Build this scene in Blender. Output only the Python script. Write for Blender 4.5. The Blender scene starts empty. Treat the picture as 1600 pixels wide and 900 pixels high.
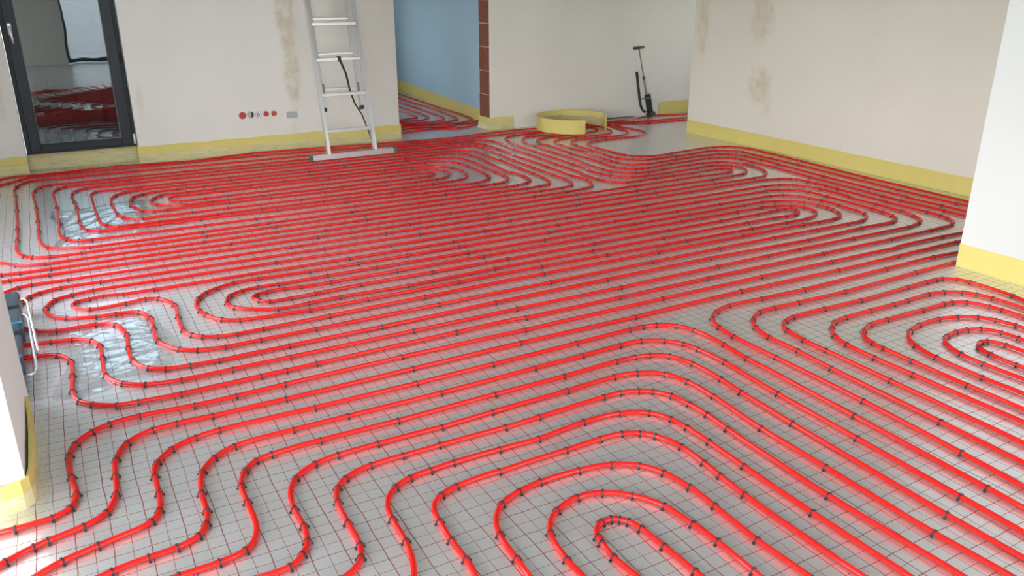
import bpy, bmesh, math, random
from mathutils import Vector, Matrix
random.seed(7)
PI = math.pi
sc = bpy.context.scene
COL = sc.collection

# ---------------------------------------------------------------- camera
cam_d = bpy.data.cameras.new('camera')
cam_d.sensor_width = 36.0
cam_d.lens = 36.0 * 1275.03 / 1600.0
cam_d.clip_start = 0.05
cam_d.clip_end = 200
cam = bpy.data.objects.new('camera', cam_d)
COL.objects.link(cam)
rt = Vector((0.8729973, -0.4877245, -0.0007227))
up = Vector((0.1722784, 0.3069811, 0.9359929))
fw = Vector((0.4562848, 0.8172438, -0.3520180))
cam.matrix_world = Matrix(((rt.x, up.x, -fw.x, 0), (rt.y, up.y, -fw.y, 0), (rt.z, up.z, -fw.z, 1.5782), (0, 0, 0, 1)))
sc.camera = cam

# ---------------------------------------------------------------- world, lights, exposure
w = bpy.data.worlds.new('sky')
sc.world = w
w.use_nodes = True
nt = w.node_tree
nt.nodes.clear()
wo = nt.nodes.new('ShaderNodeOutputWorld')
bg = nt.nodes.new('ShaderNodeBackground')
tc = nt.nodes.new('ShaderNodeTexCoord')
sx = nt.nodes.new('ShaderNodeSeparateXYZ')
rp = nt.nodes.new('ShaderNodeValToRGB')
rp.color_ramp.elements[0].position = 0.47
rp.color_ramp.elements[0].color = (0.16, 0.17, 0.14, 1)
rp.color_ramp.elements[1].position = 0.52
rp.color_ramp.elements[1].color = (1.0, 0.98, 0.95, 1)
e = rp.color_ramp.elements.new(0.9)
e.color = (0.68, 0.83, 1.0, 1)
mp = nt.nodes.new('ShaderNodeMapRange')
mp.inputs['From Min'].default_value = -1
nt.links.new(tc.outputs['Generated'], sx.inputs[0])
nt.links.new(sx.outputs['Z'], mp.inputs['Value'])
nt.links.new(mp.outputs[0], rp.inputs[0])
nt.links.new(rp.outputs[0], bg.inputs['Color'])
bg.inputs['Strength'].default_value = 13.0
nt.links.new(bg.outputs[0], wo.inputs['Surface'])
sc.view_settings.view_transform = 'Standard'
sc.view_settings.look = 'None'
sc.view_settings.gamma = 1.0
sc.view_settings.use_curve_mapping = False
sc.view_settings.exposure = 0.3
sc.cycles.max_bounces = 10
sc.cycles.diffuse_bounces = 6
sc.cycles.glossy_bounces = 5
sc.cycles.transparent_max_bounces = 12
sc.cycles.sample_clamp_indirect = 8.0

def portal(name, loc, rot, sx_, sy_):
    l = bpy.data.lights.new(name, 'AREA')
    l.shape = 'RECTANGLE'
    l.size = sx_
    l.size_y = sy_
    l.cycles.is_portal = True
    o = bpy.data.objects.new(name, l)
    o.location = loc
    o.rotation_euler = rot
    COL.objects.link(o)
    return o

# ---------------------------------------------------------------- material helpers
def mat(name):
    m = bpy.data.materials.new(name)
    m.use_nodes = True
    return m, m.node_tree, m.node_tree.nodes['Principled BSDF']

def plain(name, col, rough=0.5, metal=0.0, spec=0.5, var=0.0, scale=20, bump=0.0, coat=0.0):
    m, t, b = mat(name)
    b.inputs['Roughness'].default_value = rough
    b.inputs['Metallic'].default_value = metal
    b.inputs['Specular IOR Level'].default_value = spec
    b.inputs['Coat Weight'].default_value = coat
    n = t.nodes.new('ShaderNodeTexNoise')
    n.inputs['Scale'].default_value = scale
    n.inputs['Detail'].default_value = 4
    c = t.nodes.new('ShaderNodeTexCoord')
    t.links.new(c.outputs['Object'], n.inputs['Vector'])
    r = t.nodes.new('ShaderNodeMix')
    r.data_type = 'RGBA'
    r.inputs['A'].default_value = tuple(max(0, v * (1 - var)) for v in col) + (1,)
    r.inputs['B'].default_value = tuple(min(1, v * (1 + var)) for v in col) + (1,)
    t.links.new(n.outputs['Fac'], r.inputs['Factor'])
    t.links.new(r.outputs['Result'], b.inputs['Base Color'])
    if bump:
        bp = t.nodes.new('ShaderNodeBump')
        bp.inputs['Strength'].default_value = bump
        bp.inputs['Distance'].default_value = 0.01
        t.links.new(n.outputs['Fac'], bp.inputs['Height'])
        t.links.new(bp.outputs[0], b.inputs['Normal'])
    return m

class NB:
    """small node builder"""
    def __init__(s, t):
        s.t = t
    def m(s, op, a, b=None, c=None, clamp=False):
        n = s.t.nodes.new('ShaderNodeMath')
        n.operation = op
        n.use_clamp = clamp
        for i, v in enumerate((a, b, c)):
            if v is None:
                continue
            if isinstance(v, (int, float)):
                n.inputs[i].default_value = v
            else:
                s.t.links.new(v, n.inputs[i])
        return n.outputs[0]
    def noise(s, vec, scale, detail=3, rough=0.5):
        n = s.t.nodes.new('ShaderNodeTexNoise')
        n.inputs['Scale'].default_value = scale
        n.inputs['Detail'].default_value = detail
        n.inputs['Roughness'].default_value = rough
        s.t.links.new(vec, n.inputs['Vector'])
        return n.outputs['Fac']
    def ss(s, v, a, b):
        n = s.t.nodes.new('ShaderNodeMapRange')
        n.interpolation_type = 'SMOOTHSTEP'
        n.inputs['From Min'].default_value = a
        n.inputs['From Max'].default_value = b
        s.t.links.new(v, n.inputs['Value'])
        return n.outputs[0]
    def mapping(s, vec, scale, rot=(0, 0, 0)):
        n = s.t.nodes.new('ShaderNodeMapping')
        n.inputs['Scale'].default_value = scale
        n.inputs['Rotation'].default_value = rot
        s.t.links.new(vec, n.inputs['Vector'])
        return n.outputs[0]
    def mixc(s, f, a, b):
        n = s.t.nodes.new('ShaderNodeMix')
        n.data_type = 'RGBA'
        for k, v in (('Factor', f), ('A', a), ('B', b)):
            if isinstance(v, tuple):
                n.inputs[k].default_value = v if len(v) == 4 else v + (1,)
            elif isinstance(v, (int, float)):
                n.inputs[k].default_value = v
            else:
                s.t.links.new(v, n.inputs[k])
        return n.outputs['Result']
    def blob(s, x, y, cx, cy, rx, ry, edge=0.4):
        dx = s.m('DIVIDE', s.m('SUBTRACT', x, cx), rx)
        dy = s.m('DIVIDE', s.m('SUBTRACT', y, cy), ry)
        d = s.m('SQRT', s.m('ADD', s.m('MULTIPLY', dx, dx), s.m('MULTIPLY', dy, dy)))
        n = s.t.nodes.new('ShaderNodeMapRange')
        n.interpolation_type = 'SMOOTHSTEP'
        n.inputs['From Min'].default_value = 1.0
        n.inputs['From Max'].default_value = 1.0 - edge
        s.t.links.new(d, n.inputs['Value'])
        return n.outputs[0]

# printed silver film on the floor: 5 cm grid printed in dark red
def floor_material():
    m, t, b = mat('printed_floor_film')
    N = NB(t)
    c = t.nodes.new('ShaderNodeTexCoord').outputs['Object']
    sp = t.nodes.new('ShaderNodeSeparateXYZ')
    t.links.new(c, sp.inputs[0])
    x0, y0 = sp.outputs['X'], sp.outputs['Y']
    wa = N.noise(c, 2.3, 2)
    wb = N.noise(N.mapping(c, (1, 1, 1), (0, 0, 1.1)), 3.1, 2)
    wf = N.noise(c, 14, 2)
    x = N.m('ADD', x0, N.m('MULTIPLY', N.m('SUBTRACT', wa, 0.5), 0.022))
    y = N.m('ADD', y0, N.m('MULTIPLY', N.m('SUBTRACT', wb, 0.5), 0.022))
    y = N.m('ADD', y, N.m('MULTIPLY', N.m('SUBTRACT', wf, 0.5), 0.007))
    x = N.m('ADD', x, N.m('MULTIPLY', N.m('SUBTRACT', wf, 0.5), 0.005))
    def lines(v, off, pitch, half):
        u = N.m('DIVIDE', N.m('SUBTRACT', v, off), pitch)
        return N.m('LESS_THAN', N.m('PINGPONG', N.m('ABSOLUTE', N.m('ADD', u, 1000.0)), 0.5), half / pitch)
    thin = N.m('MAXIMUM', lines(x, 0.0388, 0.05, 0.0009), lines(y, 0.0295, 0.05, 0.0009))
    thick = N.m('MAXIMUM', lines(x, 0.0388, 0.1, 0.0016), lines(y, 0.0795, 0.1, 0.0014))
    msk = N.m('MAXIMUM', thin, thick)
    mott = N.noise(c, 5, 5, 0.6)
    film = N.mixc(mott, (0.765, 0.77, 0.765), (0.85, 0.855, 0.85))
    col = N.mixc(N.m('MULTIPLY', msk, 0.93), film, (0.26, 0.028, 0.034))
    t.links.new(col, b.inputs['Base Color'])
    t.links.new(N.m('MULTIPLY', N.m('SUBTRACT', 1.0, N.m('MULTIPLY', msk, 0.8)), 0.7), b.inputs['Metallic'])
    # crinkled patches of loose film
    p1 = N.m('MULTIPLY', N.blob(x0, y0, 0.32, 6.12, 0.52, 0.55, 0.5), 0.06)
    p2 = N.blob(x0, y0, 0.02, 3.85, 0.42, 0.75, 0.6)
    p3 = N.blob(x0, y0, -0.05, 2.75, 0.5, 0.6, 0.6)
    patch = N.m('MAXIMUM', p1, N.m('MAXIMUM', N.m('MULTIPLY', p2, 0.06), N.m('MULTIPLY', p3, 0.06)))
    rg = N.m('ADD', 0.275, N.m('MULTIPLY', N.noise(c, 6, 3), 0.05))
    rg = N.m('ADD', rg, N.m('MULTIPLY', msk, 0.2))
    t.links.new(rg, b.inputs['Roughness'])
    # wrinkles: soft swells everywhere, folds in patches
    sw = N.noise(c, 4.0, 2, 0.4)
    fo = N.m('ABSOLUTE', N.m('SUBTRACT', N.noise(N.mapping(c, (3.2, 9, 1), (0, 0, 0.5)), 1.0, 4, 0.55), 0.5))
    fo2 = N.m('ABSOLUTE', N.m('SUBTRACT', N.noise(N.mapping(c, (10, 3.5, 1), (0, 0, -0.6)), 1.0, 3, 0.5), 0.5))
    fold = N.m('SUBTRACT', 1.0, N.m('MULTIPLY', N.m('MINIMUM', fo, fo2), 6.0), None, True)
    lowm = N.ss(N.noise(c, 0.9, 2), 0.5, 0.72)
    fm = N.m('ADD', N.m('ADD', 0.012, N.m('MULTIPLY', lowm, 0.07)), N.m('MULTIPLY', patch, 1.3))
    h = N.m('ADD', N.m('MULTIPLY', sw, 0.5), N.m('MULTIPLY', fold, fm))
    bp = t.nodes.new('ShaderNodeBump')
    bp.inputs['Strength'].default_value = 0.30
    bp.inputs['Distance'].default_value = 0.012
    t.links.new(h, bp.inputs['Height'])
    t.links.new(bp.outputs[0], b.inputs['Normal'])
    return m

# plaster with damp stains; stains given as (u, z, ru, rz, strength) with u = X or Y
def plaster(name, base, stains=(), axis='X', warm=0.06):
    m, t, b = mat(name)
    N = NB(t)
    c = t.nodes.new('ShaderNodeTexCoord').outputs['Object']
    sp = t.nodes.new('ShaderNodeSeparateXYZ')
    t.links.new(c, sp.inputs[0])
    u, z = sp.outputs[axis], sp.outputs['Z']
    big = N.noise(N.mapping(c, (1.0, 1.0, 0.45)), 1.6, 4)
    fine = N.noise(c, 38, 6, 0.65)
    lo = tuple(v * 0.93 for v in base)
    hi = tuple(min(1, v * 1.05) for v in base)
    col = N.mixc(big, lo, hi)
    st = None
    rag = N.noise(c, 11, 5, 0.65)
    rag2 = N.noise(c, 7, 5, 0.7)
    for (cu, cz, ru, rz, k) in stains:
        bl = N.blob(u, z, cu, cz, ru, rz, 0.75)
        bl = N.m('MULTIPLY', N.ss(N.m('ADD', bl, N.m('MULTIPLY', N.m('SUBTRACT', rag, 0.5), 1.3)), 0.1, 1.0), N.m('MULTIPLY', N.ss(rag2, 0.25, 0.7), k * 1.15))
        st = bl if st is None else N.m('MAXIMUM', st, bl)
    if st is not None:
        col = N.mixc(st, col, (base[0] * 0.80, base[1] * 0.72, base[2] * 0.58))
    t.links.new(col, b.inputs['Base Color'])
    b.inputs['Roughness'].default_value = 0.9
    b.inputs['Specular IOR Level'].default_value = 0.2
    bp = t.nodes.new('ShaderNodeBump')
    bp.inputs['Strength'].default_value = 0.18
    bp.inputs['Distance'].default_value = 0.004
    t.links.new(N.m('ADD', fine, N.m('MULTIPLY', N.noise(c, 6, 3), 1.5)), bp.inputs['Height'])
    t.links.new(bp.outputs[0], b.inputs['Normal'])
    return m

def film_material(name, alpha, scale):
    m, t, b = mat(name)
    N = NB(t)
    c = t.nodes.new('ShaderNodeTexCoord').outputs['Object']
    b.inputs['Base Color'].default_value = (0.72, 0.74, 0.70, 1)
    b.inputs['Roughness'].default_value = 0.2
    b.inputs['Specular IOR Level'].default_value = 0.8
    fo = N.m('ABSOLUTE', N.m('SUBTRACT', N.noise(N.mapping(c, (scale, scale, scale * 9)), 1.0, 3, 0.55), 0.5))
    bp = t.nodes.new('ShaderNodeBump')
    bp.inputs['Strength'].default_value = 0.5
    bp.inputs['Distance'].default_value = 0.012
    t.links.new(fo, bp.inputs['Height'])
    t.links.new(bp.outputs[0], b.inputs['Normal'])
    cr = N.ss(fo, 0.06, 0.0)
    t.links.new(N.m('ADD', alpha, N.m('MULTIPLY', cr, 0.12)), b.inputs['Alpha'])
    return m

def sheet_material():
    m, t, b = mat('crumpled_clear_film')
    t.nodes.remove(b)
    N = NB(t)
    c = t.nodes.new('ShaderNodeTexCoord').outputs['Object']
    gl = t.nodes.new('ShaderNodeBsdfGlossy')
    gl.inputs['Color'].default_value = (0.97, 0.98, 1.0, 1)
    gl.inputs['Roughness'].default_value = 0.10
    bp = t.nodes.new('ShaderNodeBump')
    bp.inputs['Strength'].default_value = 0.35
    bp.inputs['Distance'].default_value = 0.01
    t.links.new(N.noise(N.mapping(c, (14, 14, 5)), 1.0, 3), bp.inputs['Height'])
    t.links.new(bp.outputs[0], gl.inputs['Normal'])
    tr = t.nodes.new('ShaderNodeBsdfTransparent')
    tr.inputs[0].default_value = (1.0, 1.0, 1.0, 1)
    mx = t.nodes.new('ShaderNodeMixShader')
    mx.inputs[0].default_value = 0.36
    t.links.new(tr.outputs[0], mx.inputs[1])
    t.links.new(gl.outputs[0], mx.inputs[2])
    t.links.new(mx.outputs[0], t.nodes['Material Output'].inputs['Surface'])
    return m

def pane_material(name, ior, tint):
    m, t, b = mat(name)
    t.nodes.remove(b)
    out = t.nodes['Material Output']
    tr = t.nodes.new('ShaderNodeBsdfTransparent')
    tr.inputs[0].default_value = tint + (1,)
    gl = t.nodes.new('ShaderNodeBsdfGlossy')
    gl.inputs['Roughness'].default_value = 0.015
    N = NB(t)
    c = t.nodes.new('ShaderNodeTexCoord').outputs['Object']
    bp = t.nodes.new('ShaderNodeBump')
    bp.inputs['Strength'].default_value = 0.05
    bp.inputs['Distance'].default_value = 0.01
    t.links.new(N.noise(c, 3, 2), bp.inputs['Height'])
    t.links.new(bp.outputs[0], gl.inputs['Normal'])
    fr = t.nodes.new('ShaderNodeFresnel')
    fr.inputs['IOR'].default_value = ior
    mx = t.nodes.new('ShaderNodeMixShader')
    t.links.new(fr.outputs[0], mx.inputs[0])
    t.links.new(tr.outputs[0], mx.inputs[1])
    t.links.new(gl.outputs[0], mx.inputs[2])
    t.links.new(mx.outputs[0], out.inputs['Surface'])
    return m

M = {}
M['floor'] = floor_material()
WALLC = (0.74, 0.715, 0.655)
M['wall_back'] = plaster('plaster_back', (0.75, 0.73, 0.685),
    [(2.10, 1.35, 0.14, 0.80, 1.0), (2.12, 0.75, 0.12, 0.50, 0.9), (0.72, 0.55, 0.05, 0.25, 0.4), (-0.36, 0.65, 0.05, 0.3, 0.4), (2.35, 1.4, 0.08, 1.2, 0.25), (2.1, 0.15, 0.05, 0.2, 0.25)], 'X')
M['wall_right'] = plaster('plaster_right', (0.73, 0.70, 0.62),
    [(6.87, 1.15, 0.12, 0.5, 0.6), (6.05, 1.25, 0.26, 0.36, 0.7), (6.0, 0.62, 0.26, 0.28, 0.85), (5.9, 0.42, 0.12, 0.16, 0.5), (4.6, 1.0, 0.4, 0.8, 0.12)], 'Y')
M['wall'] = plaster('plaster_plain', (0.76, 0.74, 0.69))
M['wall_white'] = plaster('plaster_white', (0.645, 0.655, 0.655))
M['wall_pillar'] = plaster('plaster_pillar', (0.83, 0.835, 0.83))
M['wall_hall'] = plaster('plaster_hall', (0.41, 0.57, 0.71))
M['ceiling'] = plain('ceiling_paint', (0.42, 0.42, 0.41), 0.9, var=0.03)
M['pipe'] = plain('red_plastic_pipe', (0.66, 0.013, 0.010), 0.2, 0, 0.32, 0.05, 30)
M['pipe'].node_tree.nodes['Principled BSDF'].inputs['Subsurface Weight'].default_value = 0.0
M['clip'] = plain('dark_grey_plastic', (0.028, 0.027, 0.032), 0.4, 0, 0.5, 0.15)
M['foam'] = plain('yellow_foam', (0.68, 0.585, 0.19), 0.75, 0, 0.3, 0.06, 8, 0.05)
M['skirt'] = film_material('clear_film', 0.22, 3.5)
M['sheet'] = sheet_material()
M['alu'] = plain('aluminium', (0.74, 0.75, 0.76), 0.36, 0.8, 0.5, 0.08, 40, 0.05)
M['anthracite'] = plain('anthracite_frame', (0.017, 0.023, 0.032), 0.45, 0, 0.35, 0.08)
M['black'] = plain('black_rubber', (0.018, 0.018, 0.02), 0.5, 0, 0.5, 0.2)
M['darkgrey'] = plain('dark_steel', (0.06, 0.065, 0.068), 0.45, 0.2, 0.5, 0.15)
M['greysteel'] = plain('grey_steel', (0.30, 0.30, 0.28), 0.4, 0.6, 0.5, 0.15)
M['handle'] = plain('satin_handle', (0.75, 0.75, 0.77), 0.3, 0.6, 0.5, 0.05)
M['white_pl'] = plain('white_plastic', (0.78, 0.78, 0.8), 0.4, 0, 0.5, 0.04)
M['red_cap'] = plain('red_plug', (0.50, 0.055, 0.045), 0.5, 0, 0.4, 0.15)
M['grey_cap'] = plain('grey_plug', (0.40, 0.43, 0.43), 0.6, 0, 0.4, 0.2, 60)
M['green_cap'] = plain('green_end_cap', (0.035, 0.17, 0.11), 0.45, 0, 0.5, 0.1)
M['brick'] = plain('red_clay_brick', (0.24, 0.085, 0.055), 0.9, 0, 0.2, 0.25, 14, 0.5)
M['mortar'] = plain('grey_mortar', (0.52, 0.50, 0.47), 0.95, 0, 0.2, 0.2, 30, 0.4)
M['manifold'] = plain('slate_plastic', (0.035, 0.050, 0.062), 0.4, 0, 0.5, 0.15)
M['blue_band'] = plain('blue_band', (0.012, 0.11, 0.23), 0.4, 0, 0.5, 0.1)
M['pane'] = pane_material('door_glass', 2.0, (0.30, 0.35, 0.37))
M['winpane'] = pane_material('window_glass', 1.3, (0.97, 0.98, 0.98))
M['shutter'] = plain('dark_shutter', (0.05, 0.06, 0.06), 0.6, 0, 0.3, 0.1)
M['greyshutter'] = plain('grey_shutter', (0.62, 0.66, 0.66), 0.6, 0, 0.3, 0.05)
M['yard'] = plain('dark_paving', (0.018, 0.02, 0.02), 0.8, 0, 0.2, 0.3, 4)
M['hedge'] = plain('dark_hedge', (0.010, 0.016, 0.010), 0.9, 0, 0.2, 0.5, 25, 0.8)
M['outside'] = plain('outdoor_ground', (0.30, 0.33, 0.22), 0.95, 0, 0.1, 0.2, 3)

# ---------------------------------------------------------------- mesh helpers
def mesh_obj(name, verts, faces, m, parent=None, smooth=False, loc=None):
    me = bpy.data.meshes.new(name)
    me.from_pydata([tuple(v) for v in verts], [], faces)
    me.materials.append(M[m] if isinstance(m, str) else m)
    if smooth:
        me.polygons.foreach_set('use_smooth', [True] * len(me.polygons))
    me.update()
    o = bpy.data.objects.new(name, me)
    COL.objects.link(o)
    if parent:
        o.parent = parent
    if loc:
        o.location = loc
    return o

class MB:
    def __init__(s):
        s.v = []
        s.f = []
    def add(s, vs, fs):
        n = len(s.v)
        s.v += [tuple(v) for v in vs]
        s.f += [tuple(i + n for i in f) for f in fs]
        return s
    def box(s, x0, x1, y0, y1, z0, z1, mtx=None):
        vs = [Vector(p) for p in ((x0, y0, z0), (x1, y0, z0), (x1, y1, z0), (x0, y1, z0), (x0, y0, z1), (x1, y0, z1), (x1, y1, z1), (x0, y1, z1))]
        if mtx is not None:
            vs = [mtx @ v for v in vs]
        return s.add(vs, [(0, 3, 2, 1), (4, 5, 6, 7), (0, 1, 5, 4), (1, 2, 6, 5), (2, 3, 7, 6), (3, 0, 4, 7)])
    def bar(s, a, b, wx, wy, side=Vector((1, 0, 0))):
        """box beam from a to b, wx wide along side, wy along the third axis"""
        a = Vector(a); b = Vector(b)
        d = (b - a).normalized()
        u = (side - d * side.dot(d)).normalized()
        n = d.cross(u)
        vs = []
        for p in (a, b):
            for (i, j) in ((-1, -1), (1, -1), (1, 1), (-1, 1)):
                vs.append(p + u * (i * wx / 2) + n * (j * wy / 2))
        return s.add(vs, [(3, 2, 1, 0), (4, 5, 6, 7), (0, 1, 5, 4), (1, 2, 6, 5), (2, 3, 7, 6), (3, 0, 4, 7)])
    def tube(s, pts, r, n=8, cap=True):
        pts = [Vector(p) for p in pts]
        rad = r if isinstance(r, (list, tuple)) else [r] * len(pts)
        ref = Vector((0, 0, 1))
        base = len(s.v)
        t0 = (pts[1] - pts[0]).normalized()
        if abs(t0.dot(ref)) > 0.9:
            ref = Vector((1, 0, 0))
        for i, p in enumerate(pts):
            t = (pts[min(i + 1, len(pts) - 1)] - pts[max(i - 1, 0)]).normalized()
            u = t.cross(ref)
            if u.length < 1e-4:
                u = t.cross(Vector((0, 1, 0)))
            u.normalize()
            v = u.cross(t)
            for k in range(n):
                a = 2 * PI * k / n
                s.v.append(tuple(p + (u * math.cos(a) + v * math.sin(a)) * rad[i]))
        for i in range(len(pts) - 1):
            for k in range(n):
                a = base + i * n + k
                b = base + i * n + (k + 1) % n
                s.f.append((a, b, b + n, a + n))
        if cap:
            s.f.append(tuple(base + k for k in range(n))[::-1])
            e_ = base + (len(pts) - 1) * n
            s.f.append(tuple(e_ + k for k in range(n)))
        return s
    def disc(s, c, ax, r, depth, n=20):
        c = Vector(c); ax = Vector(ax).normalized()
        return s.tube([c, c + ax * depth], r, n)
    def build(s, name, m, parent=None, smooth=False, bevel=0.0):
        o = mesh_obj(name, s.v, s.f, m, parent, smooth)
        if bevel:
            md = o.modifiers.new('bevel', 'BEVEL')
            md.width = bevel
            md.segments = 2
            md.limit_method = 'ANGLE'
        return o

def smooth_angle(o, deg=40):
    for p in o.data.polygons:
        p.use_smooth = True
    o.data.set_sharp_from_angle(angle=math.radians(deg)) if hasattr(o.data, 'set_sharp_from_angle') else None

def tag(o, label, cat, group=None):
    o['label'] = label
    o['category'] = cat
    if group:
        o['group'] = group
    return o

def struct(o):
    o['kind'] = 'structure'
    return o

def empty(name, loc=(0, 0, 0)):
    o = bpy.data.objects.new(name, None)
    o.empty_display_size = 0.1
    o.location = loc
    COL.objects.link(o)
    return o

def attach(o, root):
    """parent o to root keeping world coordinates"""
    o.parent = root
    o.matrix_parent_inverse = Matrix.Translation(root.location).inverted()
    return o

# ---------------------------------------------------------------- room shell
HC = 2.65
YB = 8.2
fl = MB().box(-2.9, 8.6, -3.1, 8.47, -0.12, 0.0).box(1.2, 5.0, 8.47, 12.8, -0.12, 0.0).build('floor', 'floor')
struct(fl)
cl = MB().box(-1.5, 8.6, 2.9, 8.47, HC, HC + 0.15).box(-2.9, 6.42, -3.1, 2.9, HC, HC + 0.15).box(1.2, 5.0, 8.47, 12.8, HC, HC + 0.15).build('ceiling', 'ceiling')
struct(cl)
b = MB()
b.box(-1.5, -0.25, YB, 8.47, 0, HC)
b.box(-0.25, 0.65, 8.37, 8.47, 0, 0.15)
b.box(-0.25, 0.65, YB, 8.47, 2.28, HC)
b.box(0.65, 3.21, YB, 8.47, 0, HC)
b.box(3.21, 4.31, YB, 8.47, 2.1, HC)
b.box(4.325, 8.6, YB, 8.47, 0, HC)
wall_back = struct(b.build('wall_back', 'wall_back'))
b = MB().box(6.14, 6.42, 2.71, 7.01, 0, HC).box(6.42, 8.6, 6.75, 7.01, 0, HC)
struct(b.build('wall_right', 'wall_right'))
struct(MB().box(4.52, 6.42, -3.0, 2.705, 0, HC).build('wall_column', 'wall_white'))
struct(MB().box(8.5, 8.6, 7.01, YB, 0, 0.9).box(8.5, 8.6, 7.01, YB, 2.2, HC).box(8.5, 8.6, 7.01, 7.2, 0.9, 2.2).box(8.5, 8.6, 7.75, YB, 0.9, 2.2).build('wall_alcove', 'wall'))
struct(MB().box(-1.5, -0.272, 2.69, 3.45, 0, HC).build('wall_pillar', 'wall_pillar'))
b = MB()                                   # left wall with a wide window
b.box(-1.5, -1.3, 3.45, 3.6, 0, HC).box(-1.5, -1.3, 5.8, YB, 0, HC)
b.box(-1.5, -1.3, 3.6, 5.8, 2.35, HC).box(-1.5, -1.3, 3.6, 5.8, 0, 0.4)
struct(b.build('wall_left', 'wall'))
b = MB()                                   # living area left of the camera
b.box(-2.9, -1.5, 2.69, 2.9, 0, HC)
b.box(-2.9, -2.7, -3.0, -1.9, 0, HC).box(-2.9, -2.7, 2.3, 2.69, 0, HC)
b.box(-2.9, -2.7, -1.9, 2.3, 2.35, HC).box(-2.9, -2.7, -1.9, 2.3, 0, 0.1)
struct(b.build('wall_side', 'wall'))
b = MB()                                   # wall behind the camera
b.box(-2.9, -2.6, -3.1, -2.9, 0, HC).box(-0.6, 0.5, -3.1, -2.9, 0, HC).box(-2.6, -0.6, -3.1, -2.9, 2.35, HC).box(-2.6, -0.6, -3.1, -2.9, 0, 0.1).box(1.7, 2.2, -3.1, -2.9, 0, HC).box(4.3, 4.52, -3.1, -2.9, 0, HC)
b.box(0.5, 1.7, -3.1, -2.9, 2.3, HC).box(2.2, 4.3, -3.1, -2.9, 2.3, HC).box(2.2, 4.3, -3.1, -2.9, 0, 0.1)
struct(b.build('wall_front', 'wall'))
b = MB()                                   # hallway behind the doorway
hv = [(4.425, 8.47), (4.83, 12.6), (5.0, 12.6), (4.62, 8.47)]
b.add([(x, y, 0) for x, y in hv] + [(x, y, HC) for x, y in hv], [(3, 2, 1, 0), (4, 5, 6, 7), (0, 1, 5, 4), (1, 2, 6, 5), (2, 3, 7, 6), (3, 0, 4, 7)])
struct(b.build('wall_hall', 'wall_hall'))
b = MB().box(1.2, 1.35, 8.47, 12.6, 0, HC).box(1.2, 1.6, 12.6, 12.8, 0, HC).box(2.8, 5.0, 12.6, 12.8, 0, HC).box(1.6, 2.8, 12.6, 12.8, 2.2, HC).box(1.6, 2.8, 12.6, 12.8, 0, 0.9)
struct(b.build('wall_hall_end', 'wall'))

def window(name, a, b_, z0, z1, nrm, mull=1):
    """framed glazing between floor points a and b_"""
    root = struct(empty(name, (a[0], a[1], 0)))
    A = Vector((a[0], a[1], 0)); B = Vector((b_[0], b_[1], 0))
    d = (B - A).normalized()
    n = Vector(nrm)
    f = MB()
    def beam(p, q, w_):
        f.bar(p, q, w_, 0.07, d if abs((q - p).normalized().z) > 0.5 else Vector((0, 0, 1)))
    for k in range(mull + 2):
        p = A + (B - A) * (k / (mull + 1))
        beam(p + Vector((0, 0, z0)), p + Vector((0, 0, z1)), 0.09)
    for z in (z0 + 0.03, z1 - 0.03):
        beam(A + Vector((0, 0, z)), B + Vector((0, 0, z)), 0.08)
    attach(f.build('window_frame', 'anthracite'), root)
    g = MB()
    g.add([A + Vector((0, 0, z0)), B + Vector((0, 0, z0)), B + Vector((0, 0, z1)), A + Vector((0, 0, z1))], [(0, 1, 2, 3)])
    attach(g.build('window_pane', 'winpane'), root)
    return root

window('window_1', (-1.4, 3.6), (-1.4, 5.8), 0.4, 2.35, (1, 0, 0), 1)
window('window_2', (-2.8, -1.9), (-2.8, 2.3), 0.1, 2.35, (1, 0, 0), 2)
window('window_3', (2.2, -3.0), (4.3, -3.0), 0.1, 2.3, (0, 1, 0), 1)
window('window_4', (1.6, 12.7), (2.8, 12.7), 0.9, 2.2, (0, -1, 0), 0)
window('added_window_6', (-2.6, -3.0), (-0.6, -3.0), 0.1, 2.35, (0, 1, 0), 1)  # unseen window, added to light the back and right walls more evenly
window('added_window_7', (8.55, 7.2), (8.55, 7.75), 0.9, 2.2, (-1, 0, 0), 0)  # unseen window, added to brighten the alcove
portal('window_portal', (8.48, 7.475, 1.55), (0, PI / 2, 0), 1.3, 0.55)
portal('window_portal', (-1.6, -2.86, 1.2), (PI / 2, 0, PI), 2.0, 2.25)
window('window_5', (0.5, -3.0), (1.7, -3.0), 0.03, 2.3, (0, 1, 0), 0)
portal('window_portal', (0.2, 8.19, 1.25), (PI / 2, 0, 0), 0.8, 1.9)
portal('window_portal', (1.1, -2.86, 1.2), (PI / 2, 0, PI), 1.2, 2.2)
gw = struct(MB().box(-0.4, 3.2, -6.2, -6.0, -0.3, 3.2).build('wall_garden', 'wall_white'))
tr_ = struct(MB().box(-3.2, 5.0, -7.0, -3.1, -0.3, -0.02).build('terrace', 'ceiling'))
portal('window_portal', (-1.28, 4.7, 1.375), (0, -PI / 2, 0), 1.95, 2.2)
portal('window_portal', (-2.66, 0.2, 1.2), (0, -PI / 2, 0), 2.3, 4.2)
portal('window_portal', (3.25, -2.86, 1.2), (PI / 2, 0, PI), 2.1, 2.2)
portal('window_portal', (2.2, 12.56, 1.55), (PI / 2, 0, 0), 1.2, 1.3)
gr = struct(MB().box(-40, 40, -40, 50, -0.5, -0.3).build('ground_outside', 'outside'))

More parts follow.
